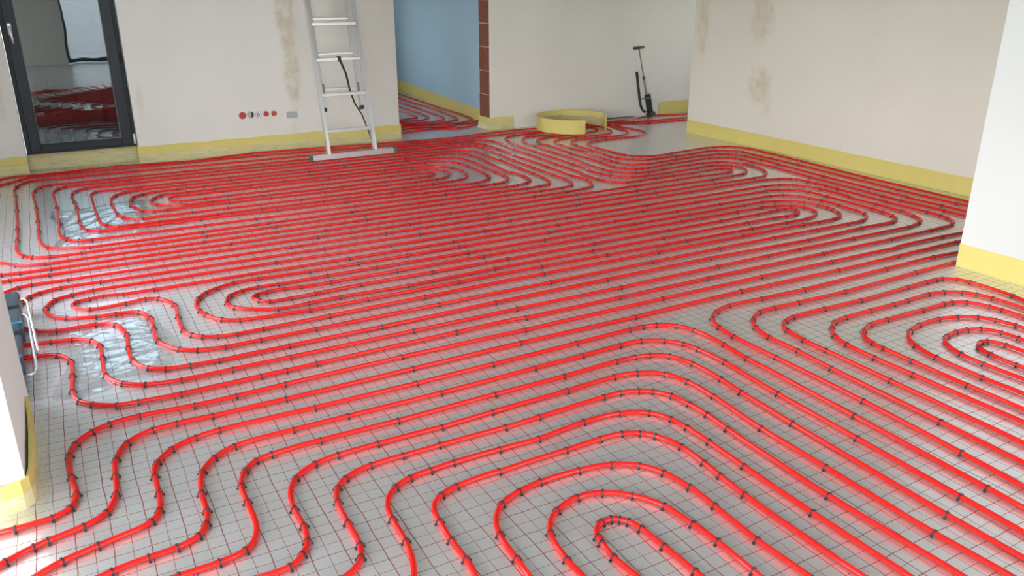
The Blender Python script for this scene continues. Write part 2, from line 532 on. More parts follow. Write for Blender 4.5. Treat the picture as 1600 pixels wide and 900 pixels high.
# ---------------------------------------------------------------- brick jamb of the doorway: every brick its own piece
joints = [0.0, 0.13, 0.385, 0.643, 0.90, 1.147, 1.39, 1.64, 1.89, 2.1]
jb = MB().box(4.312, 4.325, YB + 0.012, 8.47, 0, 2.1).build('mortar_bed', 'mortar', wall_back)
jb2 = MB().box(4.300, 4.325, YB, YB + 0.012, 0, 2.1).build('plaster_edge', 'wall', wall_back)
for i in range(len(joints) - 1):
    z0, z1 = joints[i] + 0.005, joints[i + 1] - 0.005
    prof = []
    y0, y1 = YB + 0.016, 8.462
    nr = 6
    for k in range(nr):
        a = y0 + (y1 - y0) * k / nr
        c_ = y0 + (y1 - y0) * (k + 1) / nr
        dx = random.uniform(-0.002, 0.002)
        prof += [(4.306 + dx, a), (4.299 + dx, a + 0.006), (4.299 + dx, c_ - 0.012), (4.306 + dx, c_ - 0.006)]
    prof += [(4.324, y1), (4.324, y0)]
    n = len(prof)
    vs = [(x, y, z0) for x, y in prof] + [(x, y, z1) for x, y in prof]
    fs = [(k, (k + 1) % n, (k + 1) % n + n, k + n) for k in range(n)] + [tuple(range(n))[::-1], tuple(range(n, 2 * n))]
    mesh_obj('brick', vs, fs, 'brick', wall_back)

# ---------------------------------------------------------------- glass door in the back wall
dr = struct(empty('door_1', (0.2, 8.3, 0.15)))
X0, X1, Z0, Z1, YD = -0.245, 0.645, 0.15, 2.27, 8.30
f = MB()
f.box(X0, X0 + 0.05, YD - 0.01, YD + 0.07, Z0, Z1).box(X1 - 0.05, X1, YD - 0.01, YD + 0.07, Z0, Z1)
f.box(X0 + 0.05, X1 - 0.05, YD - 0.01, YD + 0.07, Z0, Z0 + 0.03).box(X0 + 0.05, X1 - 0.05, YD - 0.01, YD + 0.07, Z1 - 0.05, Z1)
attach(f.build('door_frame', 'anthracite', None, False, 0.004), dr)
f = MB()
xa, xb, za, zb = X0 + 0.035, X1 - 0.03, Z0 + 0.022, Z1 - 0.03
f.box(xa, xa + 0.085, YD - 0.03, YD + 0.04, za, zb).box(xb - 0.09, xb, YD - 0.03, YD + 0.04, za, zb)
f.box(xa + 0.085, xb - 0.09, YD - 0.03, YD + 0.04, za, za + 0.065).box(xa + 0.085, xb - 0.09, YD - 0.03, YD + 0.04, zb - 0.08, zb)
sash = attach(f.build('door_sash', 'anthracite', None, False, 0.005), dr)
gx0, gx1, gz0, gz1 = xa + 0.085, xb - 0.09, za + 0.065, zb - 0.08
attach(MB().box(gx0 - 0.01, gx1 + 0.01, YD, YD + 0.008, gz0 - 0.01, gz1 + 0.01).build('glass_pane', 'pane'), dr)
g = MB()
for (p, q) in (((gx0, gz0), (gx1, gz0)), ((gx0, gz1), (gx1, gz1)), ((gx0, gz0), (gx0, gz1)), ((gx1, gz0), (gx1, gz1))):
    g.tube([(p[0], YD - 0.004, p[1]), (q[0], YD - 0.004, q[1])], 0.005, 6)
g.build('glazing_bead', 'greysteel', sash)
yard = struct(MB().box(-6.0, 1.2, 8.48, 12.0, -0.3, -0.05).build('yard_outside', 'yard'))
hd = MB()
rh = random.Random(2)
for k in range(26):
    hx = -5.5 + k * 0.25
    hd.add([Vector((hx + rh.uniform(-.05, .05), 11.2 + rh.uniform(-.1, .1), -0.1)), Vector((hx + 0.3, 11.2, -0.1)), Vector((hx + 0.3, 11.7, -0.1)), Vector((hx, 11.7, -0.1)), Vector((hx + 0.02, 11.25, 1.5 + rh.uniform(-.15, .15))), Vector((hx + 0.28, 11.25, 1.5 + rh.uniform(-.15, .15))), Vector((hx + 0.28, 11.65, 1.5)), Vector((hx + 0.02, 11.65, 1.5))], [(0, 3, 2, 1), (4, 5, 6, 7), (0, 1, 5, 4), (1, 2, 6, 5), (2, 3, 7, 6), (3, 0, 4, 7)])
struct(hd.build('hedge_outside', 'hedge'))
hz = 1.205
h = MB().box(-0.197, -0.165, YD - 0.042, YD - 0.03, hz - 0.05, hz + 0.05)
hp = h.build('handle_plate', 'handle', sash, False, 0.006)
h = MB().tube([(-0.181, YD - 0.04, hz + 0.015), (-0.181, YD - 0.085, hz + 0.015), (-0.180, YD - 0.09, hz), (-0.176, YD - 0.09, hz - 0.06), (-0.172, YD - 0.088, hz - 0.115)], [0.011, 0.011, 0.012, 0.0105, 0.009], 10)
h.build('door_handle', 'handle', sash, True)['label'] = 'silver lever handle'
attach(MB().tube([(X1 - 0.012, YD - 0.028, 0.175), (X1 - 0.012, YD - 0.028, 0.265)], 0.011, 10).build('hinge', 'white_pl', None, True), dr)
attach(MB().tube([(X1 - 0.012, YD - 0.028, 0.9), (X1 - 0.012, YD - 0.028, 0.98)], 0.009, 10).build('hinge', 'anthracite', None, True), dr)

# ---------------------------------------------------------------- yellow edge insulation strips with clear film skirts
def strip(name, path, hgt, label, skirt=True, th=0.008, closed=False, film_h=0.55, out=0.10, seed=0, part_top=None):
    """path: floor polyline, the room lies to the LEFT of its direction"""
    rnd = random.Random(seed)
    pts = [Vector((x, y, 0)) for x, y in path]
    fine = [pts[0]]
    for a, c_ in zip(pts[:-1], pts[1:]):
        n = max(1, int((c_ - a).length / 0.06))
        fine += [a + (c_ - a) * (k / n) for k in range(1, n + 1)]
    nn = []
    for i in range(len(fine)):
        t = (fine[min(i + 1, len(fine) - 1)] - fine[max(i - 1, 0)]).normalized()
        nn.append(Vector((-t.y, t.x, 0)))
    root = empty(name, fine[0])
    vs, fs = [], []
    for i, (p, n) in enumerate(zip(fine, nn)):
        wv = 0.004 * math.sin(i * 0.9 + seed) * rnd.random()
        for (o_, z) in ((0.001, 0.001), (th, 0.001), (th + wv, hgt * 0.6), (th + wv, hgt + wv), (0.001, hgt + wv)):
            vs.append(p + n * o_ + Vector((0, 0, z)))
    k = 5
    for i in range(len(fine) - 1):
        for j in range(k):
            fs.append((i * k + j, i * k + (j + 1) % k, (i + 1) * k + (j + 1) % k, (i + 1) * k + j))
    fs += [tuple(range(k)), tuple((len(fine) - 1) * k + j for j in range(k))[::-1]]
    attach(mesh_obj('foam_strip', vs, fs, 'foam'), root)
    if skirt:
        vs, fs = [], []
        for i, (p, n) in enumerate(zip(fine, nn)):
            r = [rnd.uniform(-1, 1) for _ in range(6)]
            prof = [(th + 0.003, hgt * film_h + 0.006 * r[0]), (th + 0.010 + 0.004 * r[1], hgt * film_h * 0.66), (th + 0.018 + 0.006 * r[2], hgt * film_h * 0.33 + 0.004 * r[3]), (th + 0.032 + 0.006 * r[4], 0.005), (out, 0.0018)]
            for (o_, z) in prof:
                vs.append(p + n * o_ + Vector((0, 0, z)))
        k = 5
        for i in range(len(fine) - 1):
            for j in range(k - 1):
                fs.append((i * k + j, i * k + j + 1, (i + 1) * k + j + 1, (i + 1) * k + j))
        attach(mesh_obj('film_skirt', vs, fs, 'skirt', None, True), root)
    return tag(root, label, 'edge strip')

strip('edge_insulation_strip', [(-0.252, YB), (-1.29, YB)], 0.155, 'yellow edge strip left of the glass door along the back wall', seed=1)
strip('edge_insulation_strip', [(0.648, 8.365), (-0.248, 8.365)], 0.135, 'yellow edge strip under the glass door, mostly veiled by clear film', seed=2, film_h=0.95, out=0.15)
strip('edge_insulation_strip', [(3.218, 8.46), (3.218, YB - 0.004), (0.645, YB - 0.001), (0.645, 8.29)], 0.155, 'long yellow edge strip along the back wall behind the ladder', seed=3)
strip('edge_insulation_strip', [(4.60, YB), (4.292, YB - 0.003), (4.292, 8.46)], 0.14, 'short yellow edge strip wrapped around the brick door jamb', seed=4, film_h=0.7, out=0.05)
strip('edge_insulation_strip', [(8.4, YB), (6.70, YB)], 0.155, 'yellow edge strip in the alcove beside the pipe tacker', False, seed=5)
strip('edge_insulation_strip', [(6.38, 7.012), (6.138, 7.012), (6.138, 5.5), (6.138, 2.75)], 0.145, 'long yellow edge strip along the stained right wall', seed=6, film_h=0.6, out=0.06)
strip('edge_insulation_strip', [(6.0, 2.708), (4.518, 2.708), (4.518, -2.9)], 0.14, 'yellow edge strip around the foot of the white column', seed=7, film_h=0.75, out=0.08)
strip('edge_insulation_strip', [(4.818, 12.5), (4.431, 8.55)], 0.15, 'yellow edge strip along the blue-grey hallway wall', seed=8)
strip('edge_insulation_strip', [(-0.2715, 3.30), (-0.270, 3.22), (-0.265, 3.10), (-0.262, 2.96), (-0.262, 2.84), (-0.264, 2.74), (-0.270, 2.70), (-0.290, 2.678), (-0.34, 2.662), (-0.5, 2.668), (-1.4, 2.682)], 0.105, 'loose yellow edge strip curling away from the near left pillar', th=0.011, seed=9, film_h=0.6, out=0.045)

# ---------------------------------------------------------------- heating pipes
PIPES = {
    'F0': '1376,1173 1371,1381 1360,1600 1356,1629 1351,1649 1344,1667 1334,1683 1320,1697 1304,1705 1295,1707 1277,1707 1259,1701 1243,1691 1230,1677 1221,1660 1214,1632 1205,1563 1206,1533 1215,1454 1211,1395',
    'F1': '1515,1141 1518,1460 1514,1520 1499,1649 1492,1677 1485,1696 1462,1740 1431,1779 1395,1813 1361,1833 1333,1844 1294,1851 1265,1851 1226,1843 1189,1829 1155,1808 1134,1787 1116,1763 1103,1737 1094,1708 1087,1669 1080,1600 1082,1520 1081,1461',
    'F2': '1643,1077 1637,1217 1626,1397 1626,1447 1634,1647 1634,1697 1630,1737 1619,1796 1611,1825 1599,1852 1585,1878 1573,1894 1559,1909 1536,1927 1492,1951 1464,1961 1435,1969 1356,1981 1276,1986 1206,1985 1147,1977 1089,1961 1061,1949 1044,1939 1022,1920 997,1888 979,1853 968,1815 962,1785 959,1755 947,1535',
    'L1': '1778,998 1763,1257 1758,1487 1760,1627 1775,1846 1775,1906 1772,1936 1765,1965 1755,1993 1743,2020 1727,2046 1715,2061 1700,2074 1684,2085 1657,2098 1619,2108 1579,2112 1509,2113 1389,2110 1220,2109 1151,2106 1090,2109 1030,2107 991,2104 951,2098 922,2090 895,2078 871,2061 858,2047 848,2030 839,2002 834,1963 827,1883 827,1754 825,1714 818,1674 802,1617',
    'L8': '5210,2966 4891,2978 4351,2973 3822,2970 3082,2991 2383,2981 1703,2990 1174,2983 634,2979 394,2981 225,2988 155,2987 126,2982 107,2976 80,2963 63,2953 48,2940 34,2926 22,2911 8,2884 -5,2847 -16,2798 -19,2758 -24,2638 -30,2599 -36,2570 -46,2542 -54,2524 -66,2508 -87,2488 -122,2469 -160,2457 -238,2439 -293,2418 -346,2390 -395,2355',
    'L9': '5395,3083 5165,3084 4965,3095 4735,3100 4555,3099 4526,3097 4477,3088 4447,3087 4348,3090 3898,3097 3348,3108 2657,3113 1817,3111 1167,3119 687,3110 477,3103 357,3101 268,3105 128,3119 88,3120 48,3118 19,3114 -10,3106 -38,3096 -64,3081 -87,3062 -108,3041 -126,3017 -139,2990 -145,2971 -151,2942 -155,2882 -152,2792 -142,2703 -141,2663 -148,2624 -155,2606 -165,2590 -180,2577 -197,2568 -215,2561 -235,2557 -294,2554 -394,2556',
    'G1': '5220,2823 4740,2839 4571,2853 4491,2856 4351,2857 3410,2844 3310,2846 3120,2855 2921,2869 2871,2866 2822,2856 2775,2839 2731,2815 2708,2797 2687,2776 2676,2759 2662,2733 2649,2695 2638,2657 2631,2617 2626,2578 2624,2498 2628,2308 2631,1997 2627,1737 2618,1517 2604,1267 2595,1158 2577,1019',
    'G2': '5057,2724 4546,2729 4226,2728 3555,2712 3345,2718 3005,2732 2975,2731 2946,2724 2919,2712 2884,2692 2853,2667 2832,2646 2814,2622 2799,2596 2787,2569 2778,2540 2772,2511 2766,2471 2764,2421 2767,2301 2754,2072 2742,1311 2738,1221 2731,1101',
    'G3': '4223,1899 4270,2124 4296,2231 4301,2291 4303,2371 4299,2451 4295,2480 4286,2509 4272,2535 4260,2550 4237,2570 4221,2580 4202,2587 4183,2591 4123,2595 4013,2594 3663,2585 3543,2584 3113,2600 3073,2599 3033,2594 2995,2583 2968,2571 2943,2554 2929,2541 2917,2525 2909,2507 2899,2479 2893,2450 2882,2370 2880,2330 2881,2190 2870,1380 2867,1300 2859,1170',
    'G4': '4140,1854 4160,2013 4168,2092 4170,2182 4166,2262 4161,2292 4154,2320 4143,2348 4133,2366 4122,2382 4109,2397 4094,2410 4069,2426 4034,2444 3986,2460 3947,2467 3897,2471 3718,2463 3358,2466 3278,2465 3238,2463 3209,2459 3190,2454 3162,2442 3129,2420 3099,2395 3071,2366 3054,2342 3039,2316 3029,2288 3019,2249 3013,2210 3008,2140 3006,2030 3018,1471 3017,1381 3011,1251',
    'G5': '4040,1801 4054,2020 4054,2090 4049,2150 4040,2199 4020,2255 4011,2273 3999,2289 3977,2308 3951,2322 3923,2331 3893,2337 3864,2340 3674,2340 3364,2349 3324,2347 3295,2342 3267,2332 3231,2315 3189,2288 3174,2275 3162,2259 3152,2242 3140,2215 3132,2186 3129,2167 3124,2047 3120,1877 3117,1307',
    'G6': '3907,1730 3915,1970 3912,2010 3900,2058 3885,2095 3865,2129 3845,2151 3829,2163 3804,2179 3749,2203 3691,2220 3632,2229 3562,2229 3492,2222 3434,2207 3406,2196 3379,2183 3354,2167 3331,2147 3312,2125 3296,2100 3282,2073 3267,2036 3257,1997 3249,1958 3241,1878 3238,1758 3239,1698 3248,1548 3249,1378',
    'G7': '3765,1654 3777,1934 3773,1964 3768,1983 3760,2001 3749,2018 3730,2040 3706,2057 3669,2072 3630,2081 3590,2085 3550,2083 3511,2076 3474,2062 3457,2052 3441,2040 3428,2025 3412,2000 3398,1973 3387,1945 3379,1917 3373,1887 3370,1847 3369,1787 3376,1627 3377,1447',
    'G8': '3681,1609 3656,1767 3647,1877 3636,1915 3627,1932 3621,1939 3613,1944 3596,1950 3567,1951 3540,1942 3524,1931 3508,1908 3497,1880 3487,1831 3481,1761 3484,1661 3478,1500',
    'K1': '-310,3930 -270,3926 -241,3921 -212,3913 -193,3906 -176,3897 -160,3885 -147,3871 -137,3854 -128,3836 -118,3808 -113,3789 -109,3759 -109,3709 -120,3490 -116,3430 -111,3400 -106,3381 -98,3363 -82,3338 -62,3316 -39,3296 -16,3278 10,3262 28,3254 56,3247 226,3232 296,3229 1776,3250 1816,3249 1885,3240 1935,3238 2455,3234 3076,3234 3946,3229 4586,3222 5076,3225 5206,3231 5246,3236 5284,3246 5312,3257 5337,3272 5359,3293 5381,3325 5394,3352 5405,3390 5412,3450 5414,3530 5405,3810 5406,3930 5415,4220 5416,4320 5426,4429 5425,4489 5409,4689 5405,4708 5399,4727 5384,4752 5363,4773 5338,4789 5303,4807 5265,4822 5228,4834 5189,4844 5159,4849 5119,4851 4989,4846 2579,4809 118,4841 58,4843 -51,4850 -101,4849 -150,4841 -197,4823 -224,4809 -249,4793 -264,4780 -276,4765 -291,4739 -308,4693 -318,4654 -327,4575 -336,4547 -350,4520',
    'K2': '-310,4090 -262,4076 -154,4059 -105,4047 -78,4035 -53,4019 -31,4000 -18,3984 -8,3968 4,3940 9,3921 13,3891 14,3821 7,3612 12,3562 27,3515 45,3479 62,3454 82,3432 105,3414 130,3398 167,3383 206,3373 245,3366 305,3360 365,3358 505,3360 1885,3362 2565,3357 3255,3361 3905,3362 4405,3355 4765,3353 4925,3349 4975,3352 5034,3362 5111,3381 5159,3397 5184,3412 5203,3434 5219,3459 5235,3496 5267,3580 5279,3617 5281,3632 5275,3682 5277,3852 5273,4042 5278,4081 5293,4126 5296,4146 5300,4195 5301,4255 5297,4365 5293,4405 5287,4444 5277,4483 5264,4521 5248,4558 5233,4583 5214,4606 5191,4625 5165,4640 5129,4658 5092,4671 5063,4678 5023,4685 4984,4690 4934,4692 2514,4678 194,4714 74,4718 44,4717 14,4713 -44,4701 -92,4687 -120,4677 -145,4662 -164,4640 -174,4623 -185,4595 -193,4566 -197,4537 -198,4517 -195,4487 -188,4458 -177,4430 -156,4396 -129,4367 -98,4342 -63,4323 -26,4309 13,4299 42,4295 112,4292 161,4284 180,4278 198,4270 221,4252 232,4236 244,4209 252,4180 257,4151 260,4101 250,3921 250,3871 253,3842 259,3813 269,3784 281,3757 301,3722 325,3690 346,3669 370,3652 397,3638 434,3625 483,3616 533,3611 3933,3617 4573,3605 4743,3604 4773,3605 4802,3608 4841,3617 4879,3631 4914,3650 4938,3667 4960,3687 4978,3711 4991,3738 5000,3766 5005,3794 5002,3848 5017,3977 5018,4026 5017,4086 5014,4136 5007,4186 4989,4264 4976,4301 4961,4327 4936,4357 4906,4384 4881,4400 4854,4413 4826,4422 4786,4430 4747,4434 4617,4433 2417,4441 1197,4447 1107,4450 877,4465 777,4468 738,4466 699,4457 653,4438 583,4399 560,4381 546,4367 518,4326 497,4281 485,4232 482,4213 482,4183 485,4153 491,4113 507,4056 522,4019 535,3992 552,3967 564,3952 579,3938 595,3926 612,3917 640,3905 688,3893 757,3882 916,3867 1066,3860 2096,3868 4456,3830 4506,3834 4565,3844 4622,3861 4659,3877 4691,3899 4706,3913 4718,3928 4732,3954 4743,3992 4745,4032 4743,4051 4737,4070 4728,4087 4716,4103 4680,4138 4639,4166 4612,4180 4585,4191 4536,4203 4467,4210 4417,4211 2217,4203 1097,4213 1037,4217 959,4234 910,4239 850,4234 811,4225 793,4217 778,4206 768,4192 765,4184 766,4166 773,4148 787,4122 800,4106 814,4093 831,4084 849,4079 869,4077 1069,4080 1279,4092 1379,4095 1768,4088 2238,4084 4269,4087 4508,4098 4558,4093 4577,4089 4595,4081 4611,4071 4622,4056 4625,4048 4627,4030 4623,4011 4615,3994 4602,3980 4586,3969 4568,3962 4539,3955 4489,3950 4439,3951 4330,3960 4280,3961 2170,3969 2090,3968 1570,3951 1490,3952 1260,3964 1170,3966 1010,3961 911,3953 881,3953 842,3959 805,3973 752,4001 703,4036 673,4062 648,4093 636,4120 630,4149 629,4179 636,4218 642,4237 651,4254 669,4277 685,4289 702,4299 738,4315 786,4328 826,4332 856,4331 925,4323 975,4321 1245,4325 2315,4310 4425,4323 4535,4326 4575,4324 4605,4320 4643,4311 4729,4282 4773,4260 4797,4242 4811,4228 4828,4203 4847,4168 4863,4132 4875,4094 4883,4055 4888,4015 4888,3975 4884,3945 4871,3897 4849,3841 4830,3807 4818,3791 4804,3777 4779,3762 4741,3749 4693,3739 4633,3733 4523,3732 4333,3737 2033,3756 713,3735 593,3735 553,3739 524,3744 496,3753 469,3766 444,3782 421,3802 403,3825 389,3851 383,3870 377,3899 374,3929 373,3969 378,4109 390,4228 389,4268 381,4307 368,4345 351,4381 334,4405 320,4419 303,4429 285,4436 266,4440 237,4438 179,4423 130,4416 70,4411 30,4413 2,4421 -15,4431 -37,4450 -62,4482 -74,4508 -76,4526 -72,4544 -68,4553 -57,4567 -49,4572 -32,4578 7,4584 55,4594 75,4596 95,4594 162,4578 202,4572 332,4568 2412,4554 4842,4568 4892,4564 4941,4558 4980,4548 5007,4536 5050,4511 5089,4479 5115,4449 5128,4423 5137,4395 5142,4365 5146,4326 5148,4276 5149,4076 5147,3886 5143,3746 5138,3686 5131,3647 5120,3608 5104,3572 5089,3546 5070,3524 5054,3512 5027,3499 4999,3491 4949,3484 4899,3482 4700,3490 4640,3490 4130,3470 3361,3500 3291,3501 1881,3495 1231,3480 781,3482 481,3479 371,3484 301,3492 272,3497 243,3506 217,3519 193,3536 179,3550 161,3574 144,3610 133,3649 125,3688 122,3728 123,3788 125,3848 132,3937 133,3987 128,4037 122,4076 114,4105 102,4132 90,4148 68,4167 51,4176 23,4186 3,4191 -26,4194 -106,4193 -136,4195 -165,4201 -202,4216 -236,4237 -257,4257 -276,4281 -310,4330',
    'L2': '1882,930 1883,1110 1877,1380 1876,1521 1877,1711 1882,1921 1880,2031 1877,2060 1871,2090 1862,2118 1854,2137 1844,2154 1832,2170 1818,2183 1794,2201 1759,2219 1711,2234 1672,2241 1612,2244 1532,2242 1393,2226 1343,2223 1113,2233 993,2233 873,2225 844,2220 816,2211 798,2203 781,2192 759,2172 735,2141 723,2113 716,2085 712,2055 709,2015 706,1915 695,1846 682,1798 671,1770 656,1744 633,1711',
    'L3': '2010,879 2013,979 2013,1049 1996,1378 1993,1508 2001,1857 2012,2047 2011,2116 2001,2206 1994,2235 1987,2253 1973,2279 1955,2303 1941,2317 1917,2334 1891,2348 1853,2361 1814,2368 1774,2371 1684,2369 1445,2359 1305,2355 1026,2360 796,2360 746,2356 698,2344 662,2328 638,2311 618,2289 608,2272 601,2254 591,2215 585,2166 583,2086 583,2006 580,1966 571,1927 558,1901 546,1886 523,1867 506,1858 488,1851 448,1846 379,1847',
    'L4': '2129,820 2132,910 2132,960 2120,1140 2117,1229 2119,1570 2117,1820 2120,1920 2135,2129 2137,2209 2136,2259 2132,2299 2126,2328 2118,2357 2107,2385 2091,2410 2078,2425 2064,2438 2039,2455 1994,2476 1956,2488 1906,2495 1857,2497 1807,2496 1637,2487 1307,2482 1087,2474 847,2479 727,2479 657,2474 608,2465 589,2459 562,2447 536,2431 521,2419 507,2405 495,2389 477,2354 466,2316 458,2266 457,2226 460,2137 456,2087 445,2049 436,2031 425,2015 412,2000 398,1986 381,1976 363,1970 334,1967 234,1971',
    'L5': '2237,837 2240,977 2235,1228 2246,1808 2255,2088 2268,2258 2269,2358 2265,2408 2259,2447 2249,2486 2238,2514 2223,2539 2210,2553 2194,2566 2169,2582 2132,2597 2093,2606 2044,2612 1984,2614 1674,2603 1363,2605 963,2598 703,2603 592,2603 503,2599 443,2590 425,2584 407,2575 385,2556 372,2540 362,2523 347,2487 339,2458 335,2418 337,2268 334,2218 329,2189 323,2170 311,2143 300,2127 278,2108 260,2100 241,2095 181,2088 91,2086 41,2083 3,2074 -44,2056',
    'L6': '2348,897 2356,1016 2360,1106 2371,1616 2376,1995 2380,2095 2394,2314 2396,2374 2394,2434 2389,2494 2381,2553 2372,2592 2360,2619 2344,2644 2317,2673 2286,2698 2252,2719 2215,2733 2185,2739 2156,2741 2086,2741 1736,2733 1237,2724 1047,2723 647,2727 477,2727 417,2724 378,2717 341,2704 323,2694 299,2677 277,2656 265,2641 248,2616 240,2598 228,2561 220,2511 215,2452 215,2372 210,2332 203,2303 196,2285 187,2267 175,2251 152,2234 125,2224 86,2217 -4,2210 -73,2199 -130,2183 -194,2154',
    'L7': '2474,964 2483,1163 2499,1753 2508,2173 2508,2343 2510,2383 2521,2502 2524,2572 2523,2632 2520,2672 2513,2711 2504,2740 2491,2767 2474,2791 2452,2812 2428,2829 2402,2843 2374,2854 2335,2862 2296,2866 2236,2868 1906,2860 1146,2850 716,2853 406,2862 336,2860 287,2853 258,2846 229,2836 202,2824 176,2809 161,2796 140,2775 122,2751 112,2734 105,2715 100,2696 95,2657 95,2527 90,2467 80,2429 71,2411 59,2396 36,2378 9,2368 -108,2342 -185,2320 -222,2304 -308,2254',
    'K3': '-750,4600 -415,4885 -348,4945 -323,4961 -305,4969 -276,4977 -247,4980 -207,4980 -97,4971 -37,4969 2632,4939 4652,4951 5031,4940 5111,4943 5191,4953 5220,4960 5248,4969 5276,4981 5302,4995 5336,5017 5358,5036 5378,5058 5394,5084 5418,5138 5438,5195 5452,5253 5460,5302 5461,5332 5460,5362 5454,5391 5442,5429 5421,5474 5395,5517 5376,5540 5354,5560 5337,5570 5310,5584 5254,5604 5186,5619 5126,5625 5076,5624 4966,5616 4687,5601 4627,5594 4538,5580 4499,5576 4449,5577 4409,5581 4380,5588 4362,5595 4345,5605 4321,5623 4292,5651 4245,5702 4227,5726 4217,5743 4208,5771 4205,5801 4203,6091 4206,6170 4217,6228 4220,6258 4219,6358 4221,6707 4234,7067 4236,7237 4242,7307 4252,7366 4265,7414 4285,7460 4311,7502 4337,7532 4368,7557 4402,7577 4431,7585 4470,7586 4520,7581 4628,7562 4698,7557 4798,7560 4957,7572 5016,7583 5073,7602 5145,7637 5179,7657 5203,7675 5226,7694 5246,7716 5264,7740 5274,7758 5289,7794 5311,7861 5325,7898 5390,8033 5444,8162',
    'K4': '-750,5000 -446,5099 -397,5111 -348,5116 2743,5060 4434,5080 4684,5076 4784,5078 4934,5086 5083,5101 5141,5114 5179,5127 5206,5140 5232,5155 5256,5173 5269,5187 5287,5211 5303,5237 5315,5264 5322,5293 5323,5312 5319,5331 5308,5358 5292,5384 5267,5415 5246,5436 5222,5454 5197,5470 5170,5482 5141,5492 5122,5496 5082,5498 4953,5483 4784,5472 4434,5456 4384,5455 4334,5458 4294,5463 4265,5470 4237,5479 4201,5497 4176,5514 4154,5533 4135,5556 4119,5582 4106,5609 4095,5637 4083,5685 4074,5754 4069,5844 4071,5883 4086,5937 4090,5976 4086,6176 4092,7087 4096,7247 4102,7327 4113,7406 4125,7465 4143,7532 4159,7580 4176,7616 4200,7648 4222,7667 4247,7684 4274,7697 4302,7706 4341,7715 4381,7718 4481,7719 4531,7722 4580,7728 4738,7754 4818,7761 5077,7777 5107,7781 5135,7790 5161,7804 5191,7830 5224,7867 5258,7917 5273,7943 5290,7979 5362,8155',
    'K5': '5562,3188 5551,3327 5551,3507 5537,3827 5536,3937 5537,4037 5558,4716 5581,5066 5586,5195 5586,5315 5579,5555 5575,5605 5571,5624 5564,5643 5549,5668 5529,5690 5505,5708 5480,5724 5444,5740 5406,5753 5376,5759 5337,5763 5277,5763 5098,5748 4928,5746 4868,5743 4808,5736 4660,5710 4611,5704 4571,5704 4522,5711 4484,5722 4447,5739 4414,5761 4386,5788 4369,5813 4354,5850 4347,5879 4343,5918 4343,5958 4353,6068 4356,6127 4351,6597 4366,6977 4363,7047 4348,7135 4345,7175 4347,7204 4356,7243 4369,7281 4386,7317 4411,7360 4424,7375 4439,7388 4456,7399 4473,7408 4521,7423 4560,7432 4599,7438 4729,7448 4879,7453 4998,7450 5038,7454 5058,7458 5086,7467 5178,7506 5274,7534 5292,7542 5309,7552 5331,7571 5350,7594 5365,7620 5375,7648 5379,7677 5383,7777 5398,7886 5415,7964 5448,8080',
    'K6': '5681,3263 5676,3403 5674,3613 5665,3813 5667,3852 5678,3898 5682,3927 5681,3977 5671,4167 5672,4287 5679,4497 5712,5205 5731,5434 5725,5502 5723,5592 5720,5642 5711,5701 5700,5739 5690,5756 5671,5778 5595,5843 5579,5854 5562,5863 5543,5870 5484,5880 5384,5888 5275,5887 5026,5868 4737,5842 4707,5843 4677,5847 4648,5853 4610,5866 4574,5882 4540,5902 4519,5923 4504,5948 4492,5986 4484,6035 4469,6204 4471,6304 4481,6444 4488,6513 4503,6580 4505,6600 4502,6639 4488,6758 4484,6818 4485,6888 4495,7068 4499,7107 4506,7147 4517,7185 4530,7212 4540,7229 4552,7244 4582,7270 4616,7291 4635,7298 4654,7303 4673,7306 4743,7306 4843,7311 4883,7310 4972,7303 5022,7302 5192,7304 5242,7307 5281,7313 5319,7326 5345,7341 5376,7365 5396,7387 5415,7411 5430,7436 5443,7463 5464,7519 5471,7548 5477,7588 5484,7677 5484,7787 5480,7837 5468,7936 5466,7986 5469,8036 5480,8135',
    'K7': '5822,3353 5828,3472 5827,3502 5819,3582 5817,3652 5817,3831 5819,4061 5857,5160 5850,5669 5851,5779 5847,5819 5843,5838 5836,5857 5816,5891 5791,5922 5762,5950 5730,5974 5696,5994 5659,6010 5621,6022 5582,6029 5542,6031 5503,6028 5335,6001 5176,5984 5157,5985 5113,5993 5095,5995 4935,5989 4865,5988 4825,5990 4797,5997 4771,6011 4683,6076 4661,6096 4648,6112 4629,6146 4614,6183 4605,6222 4601,6272 4601,6371 4616,6651 4615,6711 4608,6831 4608,6870 4613,6900 4625,6947 4635,7026 4643,7055 4656,7082 4679,7114 4709,7140 4743,7160 4771,7169 4801,7172 4870,7167 4900,7167 5009,7179 5049,7181 5099,7178 5248,7160 5297,7161 5356,7171 5423,7191 5468,7212 5499,7236 5513,7251 5530,7275 5566,7335 5591,7390 5601,7418 5605,7437 5605,7466 5592,7513 5590,7532 5593,7551 5607,7599 5611,7628 5612,7788 5629,8017',
    'K8': '5943,3429 5952,3579 5965,4489 6010,5237 6027,5757 6026,5847 6023,5907 6013,5966 5998,6013 5981,6049 5957,6080 5927,6107 5893,6128 5866,6140 5837,6148 5739,6166 5699,6171 5649,6172 5579,6168 5400,6148 5231,6134 5148,6119 5059,6109 4979,6107 4949,6111 4930,6116 4895,6133 4821,6184 4792,6211 4776,6236 4761,6273 4747,6331 4740,6390 4734,6490 4729,6610 4729,6690 4734,6780 4743,6849 4753,6898 4767,6935 4777,6952 4789,6967 4820,6993 4854,7012 4883,7020 5032,7033 5112,7036 5222,7036 5312,7034 5401,7028 5431,7031 5461,7036 5499,7047 5537,7060 5574,7075 5609,7094 5642,7117 5664,7137 5683,7160 5700,7184 5713,7211 5723,7239 5729,7268 5732,7308 5729,7358 5718,7467 5695,7615 5690,7675 5689,7745 5697,8115',
